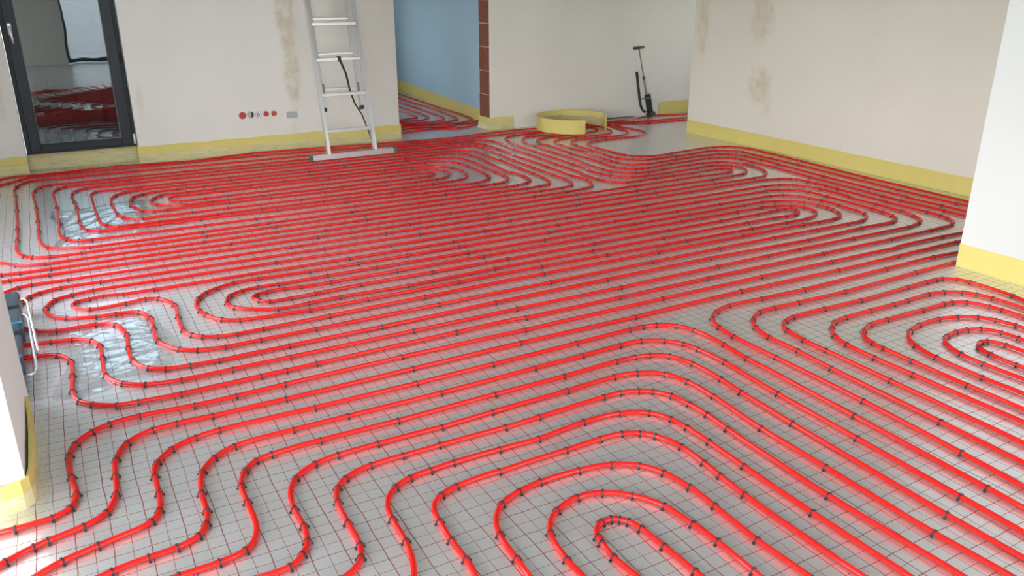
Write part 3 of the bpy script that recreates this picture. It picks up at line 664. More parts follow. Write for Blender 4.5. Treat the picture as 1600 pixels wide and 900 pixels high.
    'BIG': '7175,8009 7025,7999 6985,7999 6955,8002 6623,8072 6525,8095 6496,8099 6476,8099 6456,8097 6427,8090 6341,8065 6138,8012 6051,7988 6012,7979 5982,7975 5952,7974 5813,7978 5753,7975 5298,7903 5210,7886 5171,7882 5131,7886 5073,7900 4856,7976 4789,7997 4740,8008 4681,8015 4611,8017 4431,8012 4311,8006 4181,7998 4022,7981 3725,7937 3666,7932 3616,7932 3496,7943 2928,7991 1835,8114 1726,8128 1697,8130 1667,8130 1637,8126 1539,8107 1214,8051 1125,8034 1086,8030 1036,8032 937,8049 581,8101 483,8117 423,8122 383,8120 293,8111 -185,8069 -225,8069 -314,8076 -344,8076 -374,8072 -402,8063 -429,8051 -446,8040 -466,8019 -475,8002 -480,7983 -493,7884 -593,7333 -604,7244 -609,7227 -617,7216 -623,7214 -630,7215 -637,7218 -651,7230 -716,7305 -903,7500 -960,7569 -974,7583 -989,7590 -997,7591 -1010,7584 -1016,7578 -1025,7561 -1041,7514 -1054,7455 -1067,7386 -1077,7317 -1082,7268 -1080,7138 -1081,5718 -1074,5658 -1062,5579 -1052,5530 -1039,5482 -1030,5454 -1017,5427 -999,5403 -984,5392 -957,5380 -859,5361 -473,5255 -325,5235 -225,5228 -115,5225 2774,5186 4474,5217 4704,5224 4774,5223 4903,5210 4973,5208 5023,5210 5083,5217 5112,5222 5140,5231 5156,5242 5175,5264 5187,5290 5189,5309 5188,5317 5179,5332 5165,5344 5147,5352 5128,5358 5099,5363 5019,5367 4949,5365 4820,5349 4760,5345 4550,5347 4161,5341 4121,5343 4101,5346 4082,5351 4064,5359 4039,5375 4017,5395 3996,5417 3968,5458 3951,5494 3943,5532 3935,5642 3932,5732 3935,5771 3948,5818 3951,5837 3955,5907 3956,6227 3967,6757 3963,6967 3964,7047 3968,7117 3975,7196 3995,7345 3996,7385 3996,7425 3993,7465 3988,7504 3978,7543 3968,7571 3949,7606 3931,7630 3910,7650 3884,7665 3846,7676 3807,7680 3707,7682 -80,7830 -130,7833 -199,7840 -219,7839 -238,7834 -246,7830 -262,7819 -275,7804 -286,7788 -316,7736 -338,7691 -353,7644 -361,7595 -364,7535 -363,7475 -355,7345 -352,7255 -342,6805 -334,6245 -334,5975 -337,5815 -336,5755 -331,5706 -324,5666 -314,5628 -303,5600 -285,5564 -268,5540 -254,5526 -230,5509 -212,5500 -184,5490 -125,5477 -56,5469 44,5464 2894,5448 3244,5442 3434,5445 3503,5451 3572,5465 3609,5479 3626,5490 3641,5502 3655,5516 3666,5532 3678,5559 3698,5657 3704,5707 3705,5756 3700,5866 3698,5936 3698,6536 3710,6859 3722,7072 3725,7172 3724,7232 3715,7312 3708,7341 3700,7358 3689,7374 3674,7387 3649,7403 3614,7422 3586,7433 3557,7438 3538,7437 3478,7429 3438,7428 159,7464 39,7469 10,7465 -17,7453 -39,7435 -57,7411 -74,7375 -86,7337 -92,7298 -94,7258 -91,7098 -83,6798 -80,6478 -82,6268 -92,6068 -90,5988 -85,5949 -78,5909 -68,5871 -57,5843 -42,5817 -23,5794 -2,5774 24,5758 42,5751 71,5745 131,5740 3020,5698 3120,5694 3170,5695 3230,5701 3278,5713 3333,5736 3360,5750 3385,5766 3407,5786 3418,5802 3427,5819 3441,5867 3449,5916 3452,6016 3451,6076 3448,6116 3444,6133 3441,6139 3437,6144 3423,6152 3416,6162 3414,6179 3414,6198 3422,6338 3462,6786 3465,6896 3461,6956 3449,7004 3430,7050 3405,7093 3379,7124 3349,7149 3322,7162 3284,7172 3244,7176 3214,7174 3125,7164 3075,7162 355,7158 305,7159 236,7163 217,7160 200,7152 193,7146 182,7131 175,7113 170,7094 164,7064 162,7035 161,6455 166,6215 168,6185 173,6155 183,6117 193,6089 207,6062 225,6039 239,6025 264,6008 282,6000 320,5992 400,5987 2690,5959 2750,5957 2869,5947 2919,5945 2949,5946 2979,5949 2999,5953 3027,5962 3055,5974 3081,5988 3123,6015 3147,6033 3167,6055 3180,6081 3189,6119 3197,6179 3206,6308 3212,6498 3210,6648 3208,6678 3202,6708 3194,6736 3186,6754 3170,6780 3158,6795 3068,6873 3052,6885 3034,6894 3016,6899 2986,6901 2916,6899 2796,6900 766,6918 647,6921 617,6919 588,6912 559,6903 523,6887 496,6873 472,6856 450,6836 439,6819 431,6801 424,6773 411,6684 404,6604 403,6574 406,6544 413,6515 431,6458 448,6391 458,6363 474,6338 488,6324 512,6308 530,6301 560,6296 669,6295 2517,6213 2597,6213 2687,6218 2757,6226 2796,6235 2823,6245 2857,6267 2887,6293 2912,6323 2922,6340 2934,6368 2945,6416 2947,6456 2944,6475 2939,6494 2930,6512 2912,6536 2879,6573 2858,6594 2827,6619 2809,6628 2790,6634 2742,6643 2662,6648 792,6680 725,6687 708,6682 701,6677 695,6671 686,6654 680,6635 678,6616 678,6596 682,6577 693,6550 705,6535 720,6522 746,6508 774,6501 894,6505 2564,6508 2674,6510 2703,6508 2723,6504 2798,6481 2814,6472 2823,6459 2824,6441 2821,6422 2813,6405 2801,6389 2787,6376 2761,6362 2742,6355 2723,6353 2664,6359 2644,6359 2575,6351 2525,6349 915,6373 796,6372 766,6377 729,6391 627,6453 603,6470 588,6484 575,6499 560,6524 549,6552 545,6571 543,6601 545,6621 550,6640 560,6668 583,6712 603,6747 622,6769 638,6779 656,6785 676,6787 745,6782 795,6781 2715,6772 2765,6769 2825,6763 2864,6756 2893,6748 2920,6736 2945,6720 2968,6701 2996,6672 3021,6641 3044,6608 3057,6581 3066,6553 3071,6523 3074,6484 3075,6434 3072,6384 3068,6344 3061,6305 3045,6236 3036,6208 3021,6183 3009,6168 2994,6155 2960,6133 2914,6113 2876,6104 2717,6082 2668,6077 2628,6075 599,6130 559,6131 479,6126 450,6129 431,6134 412,6142 387,6157 363,6176 342,6197 325,6221 316,6239 309,6257 302,6286 293,6356 288,6426 281,6735 282,6775 286,6815 293,6854 303,6893 316,6931 330,6957 348,6981 378,7007 403,7022 441,7036 480,7044 520,7047 2849,7042 2979,7043 3009,7042 3048,7035 3126,7014 3194,6998 3222,6989 3249,6977 3274,6960 3294,6939 3304,6922 3310,6903 3314,6884 3323,6805 3335,6726 3338,6686 3337,6646 3322,6466 3319,6407 3322,6117 3318,6067 3308,6008 3298,5969 3282,5933 3266,5908 3245,5887 3221,5869 3186,5850 3167,5843 3138,5837 3059,5829 2809,5820 2699,5820 312,5932 192,5934 163,5939 144,5945 127,5954 111,5966 90,5987 79,6003 71,6021 62,6050 51,6119 46,6189 44,6298 47,6628 46,6738 40,6878 27,7028 26,7088 30,7137 39,7186 52,7224 70,7259 94,7291 109,7305 124,7317 150,7330 179,7334 309,7329 3129,7298 3249,7298 3298,7295 3358,7285 3406,7274 3444,7260 3470,7247 3496,7231 3519,7212 3539,7190 3555,7165 3566,7137 3574,7108 3579,7079 3580,7049 3577,6969 3576,6859 3578,6709 3581,6676 3583,6672 3593,6665 3595,6661 3597,6637 3580,6267 3577,5887 3569,5818 3542,5701 3527,5665 3510,5640 3497,5625 3473,5608 3446,5597 3417,5592 3268,5575 3208,5572 218,5577 108,5575 68,5578 29,5587 -8,5600 -53,5621 -97,5645 -123,5661 -145,5680 -164,5703 -177,5729 -186,5758 -198,5817 -205,5866 -211,5966 -209,6186 -216,6786 -219,6906 -231,7166 -234,7306 -232,7376 -226,7425 -211,7483 -196,7520 -185,7537 -173,7552 -159,7566 -143,7578 -125,7587 -107,7594 -88,7599 -68,7600 61,7596 3471,7566 3591,7566 3631,7563 3660,7557 3698,7544 3734,7528 3759,7512 3773,7498 3789,7474 3802,7446 3811,7418 3821,7379 3827,7340 3831,7290 3836,7100 3837,6950 3833,6830 3821,6762 3819,6743 3822,6633 3827,6193 3818,5843 3819,5793 3823,5753 3829,5714 3844,5645 3847,5616 3848,5586 3842,5546 3833,5518 3819,5481 3801,5445 3786,5419 3767,5396 3753,5383 3736,5372 3718,5364 3680,5352 3622,5339 3523,5324 3403,5315 3243,5311 3123,5311 -36,5342 -156,5341 -196,5346 -235,5355 -273,5367 -309,5384 -334,5400 -348,5414 -382,5463 -395,5478 -410,5490 -427,5498 -456,5503 -486,5503 -595,5490 -644,5487 -684,5490 -703,5495 -721,5503 -755,5524 -793,5557 -826,5593 -863,5641 -901,5700 -929,5752 -945,5789 -954,5828 -955,5857 -951,5917 -950,5957 -950,7047 -954,7157 -951,7186 -947,7206 -937,7234 -920,7270 -900,7304 -840,7396 -785,7468 -354,7900 -271,7972 -247,7989 -220,8001 -201,8007 -171,8009 -62,8003 1638,7974 2882,7848 3620,7803 3690,7804 4388,7854 4458,7856 4518,7855 4558,7851 4597,7844 4626,7835 4663,7821 4699,7803 4733,7782 4866,7694 4917,7662 4963,7641 4982,7636 5001,7635 5021,7636 5040,7641 5130,7682 5580,7850 5672,7889 5701,7897 5720,7899 5760,7898 5809,7889 5867,7875 5993,7840 6032,7831 6338,7787 6398,7782 6468,7779 6718,7780 6868,7776',
    'K9': '5082,7899 5530,7858 5629,7851 5668,7845 5716,7829 5779,7799 5815,7784 5958,7737 5994,7720 6082,7674 6110,7664 6139,7657 6169,7653 6199,7653 6328,7660 6398,7659 6528,7650 6836,7623',
    'H1': '4559,11638 4550,11459 4545,11329 4530,10599 4500,10010 4500,9740 4504,9470 4502,9380 4496,9310 4479,9192 4474,9092 4470,9052 4456,8984 4438,8927 4424,8900 4413,8885 4399,8871 4382,8860 4309,8828 4249,8792 4223,8779 4195,8769 4165,8762 4116,8758 4046,8759 3966,8765 3837,8779 3758,8791 3582,8830 3542,8836 3503,8838 3463,8834 3426,8821 3400,8807 3334,8761',
    'H2': '4607,12182 4414,11314 4391,11217 4384,11177 4382,11138 4387,11018 4381,10538 4391,10249 4391,10149 4367,9700 4359,9440 4353,9330 4346,9261 4336,9192 4322,9123 4308,9075 4292,9039 4271,9005 4251,8983 4227,8965 4192,8947 4089,8908 4051,8896 4012,8886 3983,8881 3953,8879 3883,8880 3694,8899 3576,8916 3526,8919 3496,8917 3467,8912 3382,8883',
    'H3': '4427,11713 4262,10951 4239,10853 4231,10804 4229,10734 4238,10544 4238,10434 4230,10115 4216,9755 4218,9555 4216,9475 4212,9385 4205,9315 4190,9226 4177,9178 4165,9151 4156,9134 4138,9110 4117,9088 4087,9062 4062,9045 4036,9032 4017,9026 3978,9018 3898,9012 3648,9010 3558,9006 3499,8995 3414,8966',
    'H4': '4259,11278 4095,10506 4073,10409 4066,10369 4065,10320 4083,9871 4083,9781 4077,9641 4067,9512 4052,9373 4046,9343 4037,9315 4019,9280 4007,9264 3986,9243 3962,9225 3929,9202 3903,9188 3876,9175 3838,9163 3799,9156 3759,9155 3649,9158 3600,9154 3571,9146 3543,9135 3464,9093',
    'H5': '4091,10842 3932,10037 3930,10007 3930,9967 3948,9778 3950,9688 3946,9618 3940,9548 3925,9439 3916,9400 3907,9383 3902,9376 3895,9369 3879,9360 3850,9353 3781,9345 3722,9331 3655,9311 3532,9268',
    'H6': '4449,8806 4345,8727 4302,8701 4284,8694 4265,8690 4245,8690 4186,8698 4167,8697 4148,8692 4112,8674 4029,8619 4001,8607 3982,8602 3953,8601 3924,8607 3821,8647 3792,8656 3763,8662 3634,8678 3573,8683 3513,8685 3443,8682 3413,8677 3385,8669 3366,8662 3340,8648 3273,8604',
    'H7': '4353,8618 4302,8588 4201,8523 4158,8498 4113,8477 4066,8462 4027,8460 4007,8462 3978,8468 3941,8482 3840,8526 3793,8541 3744,8546 3694,8545 3635,8538 3566,8526 3488,8509 3402,8485 3345,8467 3308,8453 3191,8396',
}
CLIPS = '''
F0,1371,1391,161 F0,1364,1520,162 F0,1358,1620,172 F0,1344,1667,204 F0,1327,1690,236 F0,1304,1705,282 F0,1268,1705,-283 F0,1218,1651,-187
F0,1212,1622,-173 F0,1205,1553,-157 F1,1516,1311,156 F1,1518,1460,161 F1,1509,1560,168 F1,1492,1677,187 F1,1438,1772,228 F1,1361,1833,270
F1,1274,1851,-311 F1,1180,1824,-263 F1,1103,1737,-194 F1,1081,1610,-161 F2,1626,1407,158 F2,1633,1597,154 F2,1632,1717,166 F2,1611,1825,191
F2,1567,1902,233 F2,1483,1954,277 F2,1366,1980,302 F2,1216,1986,-308 F2,1127,1972,-290 F2,1044,1939,-253 F2,966,1805,-177 F2,956,1685,-162
L1,1759,1597,154 L1,1765,1717,150 L1,1772,1806,150 L1,1773,1926,171 L1,1738,2029,210 L1,1700,2074,247 L1,1638,2104,289 L1,1549,2113,312
L1,1399,2110,-313 L1,1126,2107,309 L1,961,2100,-296 L1,895,2078,-263 L1,833,1953,-167 L1,826,1853,-159 L1,827,1754,-159 L8,4921,2977,312
L8,4341,2972,-314 L8,3822,2970,313 L8,2363,2981,314 L8,1713,2990,314 L8,1174,2983,-313 L8,624,2979,-314 L8,344,2982,310 L8,215,2989,312
L8,126,2982,-288 L8,34,2926,-228 L8,-10,2827,-179 L8,-21,2718,-161 L8,-30,2599,-176 L8,-66,2508,-226 L8,-131,2465,-279 L8,-228,2442,-288
L8,-266,2429,-277 L8,-338,2395,-260 L9,4955,3096,311 L9,4506,3093,-297 L9,3908,3096,312 L9,2647,3113,314 L9,1807,3111,314 L9,1177,3119,-314
L9,657,3110,-311 L9,457,3102,-312 L9,297,3103,309 L9,98,3120,314 L9,-10,3106,-284 L9,-72,3075,-250 L9,-130,3008,-206 L9,-152,2932,-169
L9,-151,2782,-149 L9,-141,2663,-164 L9,-165,2590,-228 L9,-215,2561,-287 L9,-314,2554,314 G1,4521,2856,310 G1,4081,2852,-313 G1,3400,2844,313
G1,3100,2856,308 G1,2881,2867,-304 G1,2766,2835,-268 G1,2687,2776,-225 G1,2643,2676,-183 G1,2625,2558,-163 G1,2628,2298,-156 G1,2629,1837,-159
G1,2612,1407,-162 G2,4176,2728,-313 G2,3565,2712,314 G2,3225,2722,310 G2,3065,2730,310 G2,2956,2727,-288 G2,2853,2667,-240 G2,2795,2587,-200
G2,2766,2471,-167 G2,2767,2301,-159 G2,2755,2102,-161 G2,2746,1581,-159 G3,4296,2231,140 G3,4296,2471,175 G3,4272,2535,218 G3,4212,2584,276
G3,4163,2593,306 G3,4083,2595,-314 G3,3923,2593,-312 G3,3533,2584,313 G3,3273,2595,311 G3,3053,2597,-301 G3,2977,2575,-269 G3,2902,2488,-187
G3,2882,2370,-165 G3,2881,2240,-157 G3,2877,1900,-158 G4,4166,2262,169 G4,4147,2339,197 G4,4109,2397,236 G4,4024,2448,278 G4,3927,2469,306
G4,3748,2464,-311 G4,3638,2464,313 G4,3458,2465,313 G4,3278,2465,-310 G4,3180,2451,-277 G4,3106,2401,-241 G4,3048,2333,-209 G4,3017,2239,-175
G4,3006,2080,-159 G4,3008,1890,-155 G5,4050,2140,168 G5,4040,2199,183 G5,3992,2296,237 G5,3923,2331,288 G5,3864,2340,308 G5,3694,2339,313
G5,3434,2347,312 G5,3305,2344,-293 G5,3213,2305,-259 G5,3132,2186,-178 G5,3126,2127,-160 G5,3122,1977,-159 G5,3119,1717,-158 G6,3915,1990,164
G6,3894,2077,196 G6,3852,2144,235 G6,3767,2196,275 G6,3662,2226,300 G6,3512,2225,-301 G6,3406,2196,-273 G6,3282,2073,-200 G6,3248,1948,-171
G6,3238,1728,-155 G7,3776,1894,152 G7,3771,1973,185 G7,3722,2046,248 G7,3659,2075,287 G7,3590,2085,313 G7,3502,2073,-283 G7,3379,1917,-181
G7,3369,1807,-158 G8,3647,1877,173 G8,3613,1944,259 G8,3577,1952,-310 G8,3512,1916,-215 G8,3490,1851,-176 G8,3482,1731,-153 K1,-241,3921,-21
K1,-160,3885,-75 K1,-113,3789,-137 K1,-113,3629,-162 K1,-119,3470,-153 K1,-98,3363,-110 K1,-54,3309,-75 K1,28,3254,-34 K1,106,3243,-7
K1,266,3229,-4 K1,1885,3240,-9 K1,2455,3234,-1 K1,3066,3234,0 K1,3986,3228,-1 K1,4606,3222,0 K1,5016,3224,1 K1,5126,3226,4
K1,5265,3241,24 K1,5394,3352,120 K1,5409,3420,146 K1,5414,3530,157 K1,5405,3860,157 K1,5416,4330,152 K1,5427,4449,156 K1,5421,4549,164
K1,5415,4629,165 K1,5395,4736,206 K1,5363,4773,247 K1,5265,4822,279 K1,5159,4849,303 K1,78,4842,311 K1,-121,4847,-299 K1,-224,4809,-262
K1,-270,4773,-228 K1,-305,4702,-188 K1,-319,4644,-172 K2,-183,4064,-15 K2,-96,4044,-39 K2,-18,3984,-95 K2,10,3911,-140 K2,13,3761,-159
K2,12,3562,-137 K2,68,3447,-86 K2,149,3390,-39 K2,285,3361,-9 K2,495,3360,1 K2,1905,3362,0 K2,2555,3357,0 K2,3255,3361,0
K2,3925,3362,-1 K2,4415,3355,-1 K2,4785,3353,-2 K2,4955,3350,8 K2,5102,3378,26 K2,5242,3514,119 K2,5280,3644,173 K2,5277,3852,158
K2,5283,4099,124 K2,5295,4395,168 K2,5261,4530,196 K2,5214,4606,237 K2,5111,4665,280 K2,4974,4690,307 K2,34,4716,-305 K2,-73,4693,-286
K2,-152,4655,-234 K2,-196,4546,-169 K2,-107,4348,-62 K2,23,4298,-15 K2,112,4292,-10 K2,214,4259,-73 K2,257,4151,-144 K2,254,4001,-162
K2,255,3832,-136 K2,325,3690,-85 K2,397,3638,-41 K2,513,3612,-9 K2,3973,3617,-1 K2,4363,3608,-2 K2,4653,3605,0 K2,4812,3610,20
K2,4983,3720,108 K2,5004,3811,164 K2,5017,3977,151 K2,5014,4136,168 K2,4996,4235,180 K2,4967,4319,212 K2,4881,4400,263 K2,4777,4431,302
K2,1147,4448,311 K2,857,4465,310 K2,718,4463,-293 K2,618,4419,-265 K2,560,4381,-239 K2,508,4308,-201 K2,489,4123,-139 K2,507,4056,-122
K2,564,3952,-81 K2,640,3905,-33 K2,976,3864,-6 K2,1286,3863,1 K2,4316,3832,-2 K2,4515,3835,14 K2,4728,3945,111 K2,4740,4061,188
K2,4688,4132,243 K2,4585,4191,281 K2,4457,4210,309 K2,1197,4212,313 K2,1027,4219,297 K2,949,4236,300 K2,850,4234,-299 K2,793,4217,-264
K2,787,4122,-96 K2,831,4084,-39 K2,939,4078,1 K2,1069,4080,3 K2,1329,4094,2 K2,1758,4089,-1 K2,4299,4087,3 K2,4428,4094,7
K2,4508,4098,-2 K2,4577,4089,-31 K2,4617,4064,-92 K2,4627,4030,-163 K2,4529,3953,-300 K2,4439,3951,309 K2,4320,3960,309 K2,1550,3950,314
K2,1170,3966,314 K2,1000,3961,-308 K2,842,3959,287 K2,654,4085,217 K2,629,4169,157 K2,663,4270,85 K2,738,4315,34 K2,826,4332,3
K2,935,4322,-6 K2,1215,4325,0 K2,4575,4324,-10 K2,4682,4299,-33 K2,4797,4242,-74 K2,4851,4159,-115 K2,4883,4055,-141 K2,4887,3965,-167
K2,4874,3907,-187 K2,4840,3824,-208 K2,4683,3737,-301 K2,4513,3732,313 K2,4373,3737,312 K2,593,3735,308 K2,505,3750,282 K2,444,3782,250
K2,403,3825,214 K2,376,3909,170 K2,378,4099,151 K2,387,4278,172 K2,327,4412,238 K2,266,4440,307 K2,169,4421,-295 K2,2,4421,273
K2,-49,4572,51 K2,7,4584,17 K2,75,4596,0 K2,172,4576,-16 K2,322,4568,-2 K2,4862,4567,-6 K2,4980,4548,-33 K2,5058,4505,-64
K2,5115,4449,-99 K2,5141,4375,-140 K2,5148,4196,-156 K2,5145,3786,-160 K2,5138,3686,-171 K2,5113,3590,-198 K2,4969,3486,-301 K2,4660,3491,-314
K2,4130,3470,-314 K2,461,3479,312 K2,341,3487,304 K2,243,3506,276 K2,179,3550,229 K2,128,3668,175 K2,124,3818,153 K2,133,3987,162
K2,96,4140,220 K2,13,4189,292 K2,-156,4199,292 K2,-243,4243,242 L2,1877,1420,158 L2,1877,1721,155 L2,1882,1901,156 L2,1880,2021,163
L2,1868,2099,186 L2,1826,2177,236 L2,1721,2232,287 L2,1562,2244,-311 L2,1353,2224,-311 L2,1193,2230,310 L2,1013,2233,-311 L2,923,2228,-308
L2,844,2220,-291 L2,781,2192,-252 L2,710,2035,-165 L2,706,1915,-166 L3,1994,1458,159 L3,2004,1937,151 L3,2012,2057,155 L3,2008,2156,167
L3,1991,2244,193 L3,1948,2310,236 L3,1900,2344,269 L3,1824,2367,299 L3,1744,2370,-313 L3,1435,2359,-311 L3,1285,2355,-314 L3,1016,2361,313
L3,876,2360,314 L3,756,2357,-300 L3,653,2323,-255 L3,613,2281,-210 L3,590,2205,-172 L3,583,2086,-158 L3,580,1966,-171 L3,563,1910,-208
L4,2119,1169,161 L4,2119,1580,157 L4,2118,1880,154 L4,2136,2159,155 L4,2130,2309,175 L4,2091,2410,222 L4,1994,2476,278 L4,1886,2496,308
L4,1647,2488,-311 L4,1297,2482,-311 L4,1077,2474,-313 L4,827,2479,313 L4,677,2476,-306 L4,589,2459,-278 L4,507,2405,-229 L4,457,2236,-159
L4,460,2137,-159 L4,449,2058,-190 L4,419,2007,-228 L4,372,1972,-281 L5,2235,1207,157 L5,2247,1848,154 L5,2257,2128,150 L5,2268,2258,153
L5,2262,2428,173 L5,2223,2539,224 L5,2151,2590,275 L5,2083,2608,299 L5,1984,2614,314 L5,1704,2603,-312 L5,1373,2605,-314 L5,953,2598,314
L5,653,2603,-314 L5,473,2596,-300 L5,416,2580,-266 L5,367,2532,-212 L5,338,2448,-172 L5,336,2348,-155 L5,278,2108,-261 L5,201,2090,-305
L5,91,2086,-311 L6,2363,1246,155 L6,2371,1655,155 L6,2377,2045,153 L6,2396,2374,157 L6,2384,2534,172 L6,2364,2610,200 L6,2309,2680,243
L6,2215,2733,287 L6,2096,2741,314 L6,1886,2736,-311 L6,1636,2731,-312 L6,1187,2723,-314 L6,797,2726,313 L6,587,2727,-313 L6,369,2714,-285
L6,292,2670,-241 L6,240,2598,-197 L6,216,2471,-164 L6,214,2362,-165 L6,200,2294,-193 L6,168,2245,-243 L6,105,2220,-297 L6,26,2213,-306
L6,-73,2199,-293 L7,2485,1233,154 L7,2499,1773,155 L7,2508,2353,153 L7,2522,2512,152 L7,2513,2711,182 L7,2474,2791,228 L7,2393,2847,275
L7,2325,2863,302 L7,2246,2868,313 L7,1936,2861,-312 L7,1136,2850,-314 L7,706,2853,312 L7,346,2860,-308 L7,258,2846,-285 L7,168,2803,-248
L7,112,2734,-201 L7,95,2647,-162 L7,95,2537,-159 L7,83,2438,-189 L7,52,2389,-244 L7,-99,2344,-291 L7,-195,2317,-275 K3,-323,4961,49
K3,-257,4980,10 K3,-77,4970,-5 K3,4682,4951,-1 K3,5111,4943,8 K3,5258,4973,39 K3,5410,5120,117 K3,5443,5214,131 K3,5460,5302,148
K3,5458,5372,173 K3,5446,5420,192 K3,5425,5466,205 K3,5369,5547,240 K3,5292,5591,278 K3,5146,5624,306 K3,4966,5616,-308 K3,4657,5598,-304
K3,4479,5576,-314 K3,4362,5595,270 K3,4272,5673,232 K3,4213,5752,193 K3,4205,5861,158 K3,4211,6199,136 K3,4222,6727,155 K3,4235,7087,155
K3,4238,7267,149 K3,4421,7583,24 K3,4500,7583,-12 K3,4658,7558,-8 K3,4997,7578,21 K3,5073,7602,39 K3,5203,7675,66 K3,5321,7889,119
K3,5390,8033,115 K4,-367,5115,8 K4,-168,5112,-2 K4,4464,5080,0 K4,4764,5077,2 K4,5003,5092,10 K4,5141,5114,29 K4,5323,5312,163
K4,5286,5392,222 K4,5222,5454,254 K4,5122,5496,299 K4,4953,5483,-305 K4,4584,5462,-310 K4,4354,5457,308 K4,4237,5479,276 K4,4154,5533,234
K4,4106,5609,198 K4,4079,5705,172 K4,4079,5910,127 K4,4086,6156,157 K4,4091,6847,156 K4,4099,7297,148 K4,4187,7632,94 K4,4230,7673,60
K4,4321,7711,21 K4,4531,7722,9 K4,5253,7908,100 K4,5317,8044,118 K5,5552,3487,158 K5,5536,3837,160 K5,5536,3997,155 K5,5559,4736,152
K5,5586,5175,155 K5,5582,5445,159 K5,5578,5575,164 K5,5568,5633,193 K5,5521,5696,244 K5,5444,5740,277 K5,5347,5763,306 K5,5098,5748,-310
K5,4858,5742,-305 K5,4591,5703,-314 K5,4522,5711,292 K5,4465,5730,271 K5,4386,5788,225 K5,4345,5888,171 K5,4356,6117,154 K5,4351,6607,156
K5,4365,7027,164 K5,4345,7185,151 K5,4381,7308,113 K5,4540,7428,22 K5,4739,7448,6 K5,4889,7453,0 K5,5048,7456,21 K5,5309,7552,60
K5,5381,7757,150 K6,5674,3593,159 K6,5673,3880,131 K6,5671,4227,157 K6,5689,4706,153 K6,5714,5245,150 K6,5729,5463,166 K6,5719,5652,168
K6,5690,5756,216 K6,5633,5810,244 K6,5570,5859,266 K6,5474,5881,303 K6,5335,5889,-313 K6,5035,5869,-306 K6,4846,5852,-305 K6,4707,5843,307
K6,4601,5869,275 K6,4519,5923,224 K6,4484,6035,170 K6,4477,6115,166 K6,4469,6214,159 K6,4499,6561,134 K6,4484,6808,160 K6,4491,6998,151
K6,4644,7301,26 K6,4723,7306,0 K6,4863,7311,-2 K6,4972,7303,-5 K6,5112,7303,2 K6,5300,7319,33 K6,5484,7787,161 K6,5466,7976,158
K7,5819,3572,164 K7,5820,4071,155 K7,5857,5140,156 K7,5853,5460,159 K7,5850,5689,157 K7,5845,5829,181 K7,5816,5891,218 K7,5747,5962,249
K7,5669,6006,276 K7,5562,6031,309 K7,5325,5999,-302 K7,5131,5989,294 K7,4895,5988,-314 K7,4797,5997,278 K7,4739,6035,249 K7,4654,6104,225
K7,4609,6202,180 K7,4600,6302,158 K7,4603,6411,152 K7,4616,6661,157 K7,4613,6900,135 K7,4621,6928,132 K7,4771,7169,20 K7,4890,7166,2
K7,5039,7181,2 K7,5168,7170,-13 K7,5287,7160,7 K7,5525,7267,95 K7,5606,7457,162 K7,5590,7532,155 K7,5609,7609,139 K8,5952,3649,156
K8,5966,4499,153 K8,6010,5237,152 K8,6026,5747,155 K8,6019,5936,174 K8,5969,6065,223 K8,5875,6136,275 K8,5768,6161,297 K8,5679,6172,310
K8,5391,6147,-305 K8,5194,6128,-294 K8,4940,6113,288 K8,4862,6156,254 K8,4786,6219,220 K8,4758,6282,185 K8,4744,6351,170 K8,4737,6440,163
K8,4729,6700,154 K8,4854,7012,38 K8,4942,7026,7 K8,5062,7035,4 K8,5312,7034,-5 K8,5431,7031,13 K8,5723,7239,130 K8,5720,7447,168
K8,5691,7655,165 BIG,4511,8014,-312 BIG,4102,7991,-304 BIG,1076,8029,314 BIG,433,8122,312 BIG,-215,8069,314 BIG,-364,8074,-297 BIG,-404,5245,-12
BIG,-315,5233,-10 BIG,-155,5226,-2 BIG,4504,5217,2 BIG,4764,5223,-4 BIG,4923,5209,-5 BIG,5063,5214,12 BIG,5188,5317,185 BIG,5128,5358,290
BIG,5069,5365,308 BIG,4969,5367,-309 BIG,4780,5346,-309 BIG,4570,5347,313 BIG,4380,5345,-313 BIG,4210,5342,-313 BIG,4082,5351,279 BIG,4003,5409,230
BIG,3951,5494,189 BIG,3940,5562,165 BIG,3940,5790,130 BIG,3956,6237,155 BIG,3967,6767,157 BIG,3964,7047,154 BIG,3981,7246,144 BIG,3996,7355,151
BIG,3981,7533,184 BIG,3943,7614,218 BIG,3902,7656,257 BIG,3827,7679,304 BIG,3757,7681,314 BIG,-238,7834,-276 BIG,-301,7762,-210 BIG,-351,7653,-184
BIG,-355,7325,-153 BIG,-342,6835,-155 BIG,-334,6265,-156 BIG,-334,5965,-158 BIG,-290,5573,-106 BIG,-246,5520,-65 BIG,-155,5483,-22 BIG,14,5465,-4
BIG,3304,5443,1 BIG,3513,5453,15 BIG,3618,5484,55 BIG,3688,5608,138 BIG,3704,5697,148 BIG,3699,5896,160 BIG,3699,6206,157 BIG,3699,6576,155
BIG,3710,6859,153 BIG,3721,7052,153 BIG,3722,7252,165 BIG,3695,7366,221 BIG,3631,7412,265 BIG,3567,7437,302 BIG,3488,7430,-304 BIG,1,7462,-278
BIG,-52,7419,-219 BIG,-83,6778,-156 BIG,-81,6288,-159 BIG,-47,5826,-102 BIG,15,5763,-52 BIG,91,5742,-10 BIG,3130,5694,-1 BIG,3239,5703,21
BIG,3333,5736,45 BIG,3439,5857,133 BIG,3451,5956,153 BIG,3432,6147,252 BIG,3448,6627,149 BIG,3464,6826,154 BIG,3455,6985,182 BIG,3393,7109,226
BIG,3331,7158,271 BIG,3254,7175,310 BIG,3115,7163,-308 BIG,200,7152,-253 BIG,161,6435,-156 BIG,165,6255,-155 BIG,207,6062,-100 BIG,273,6004,-42
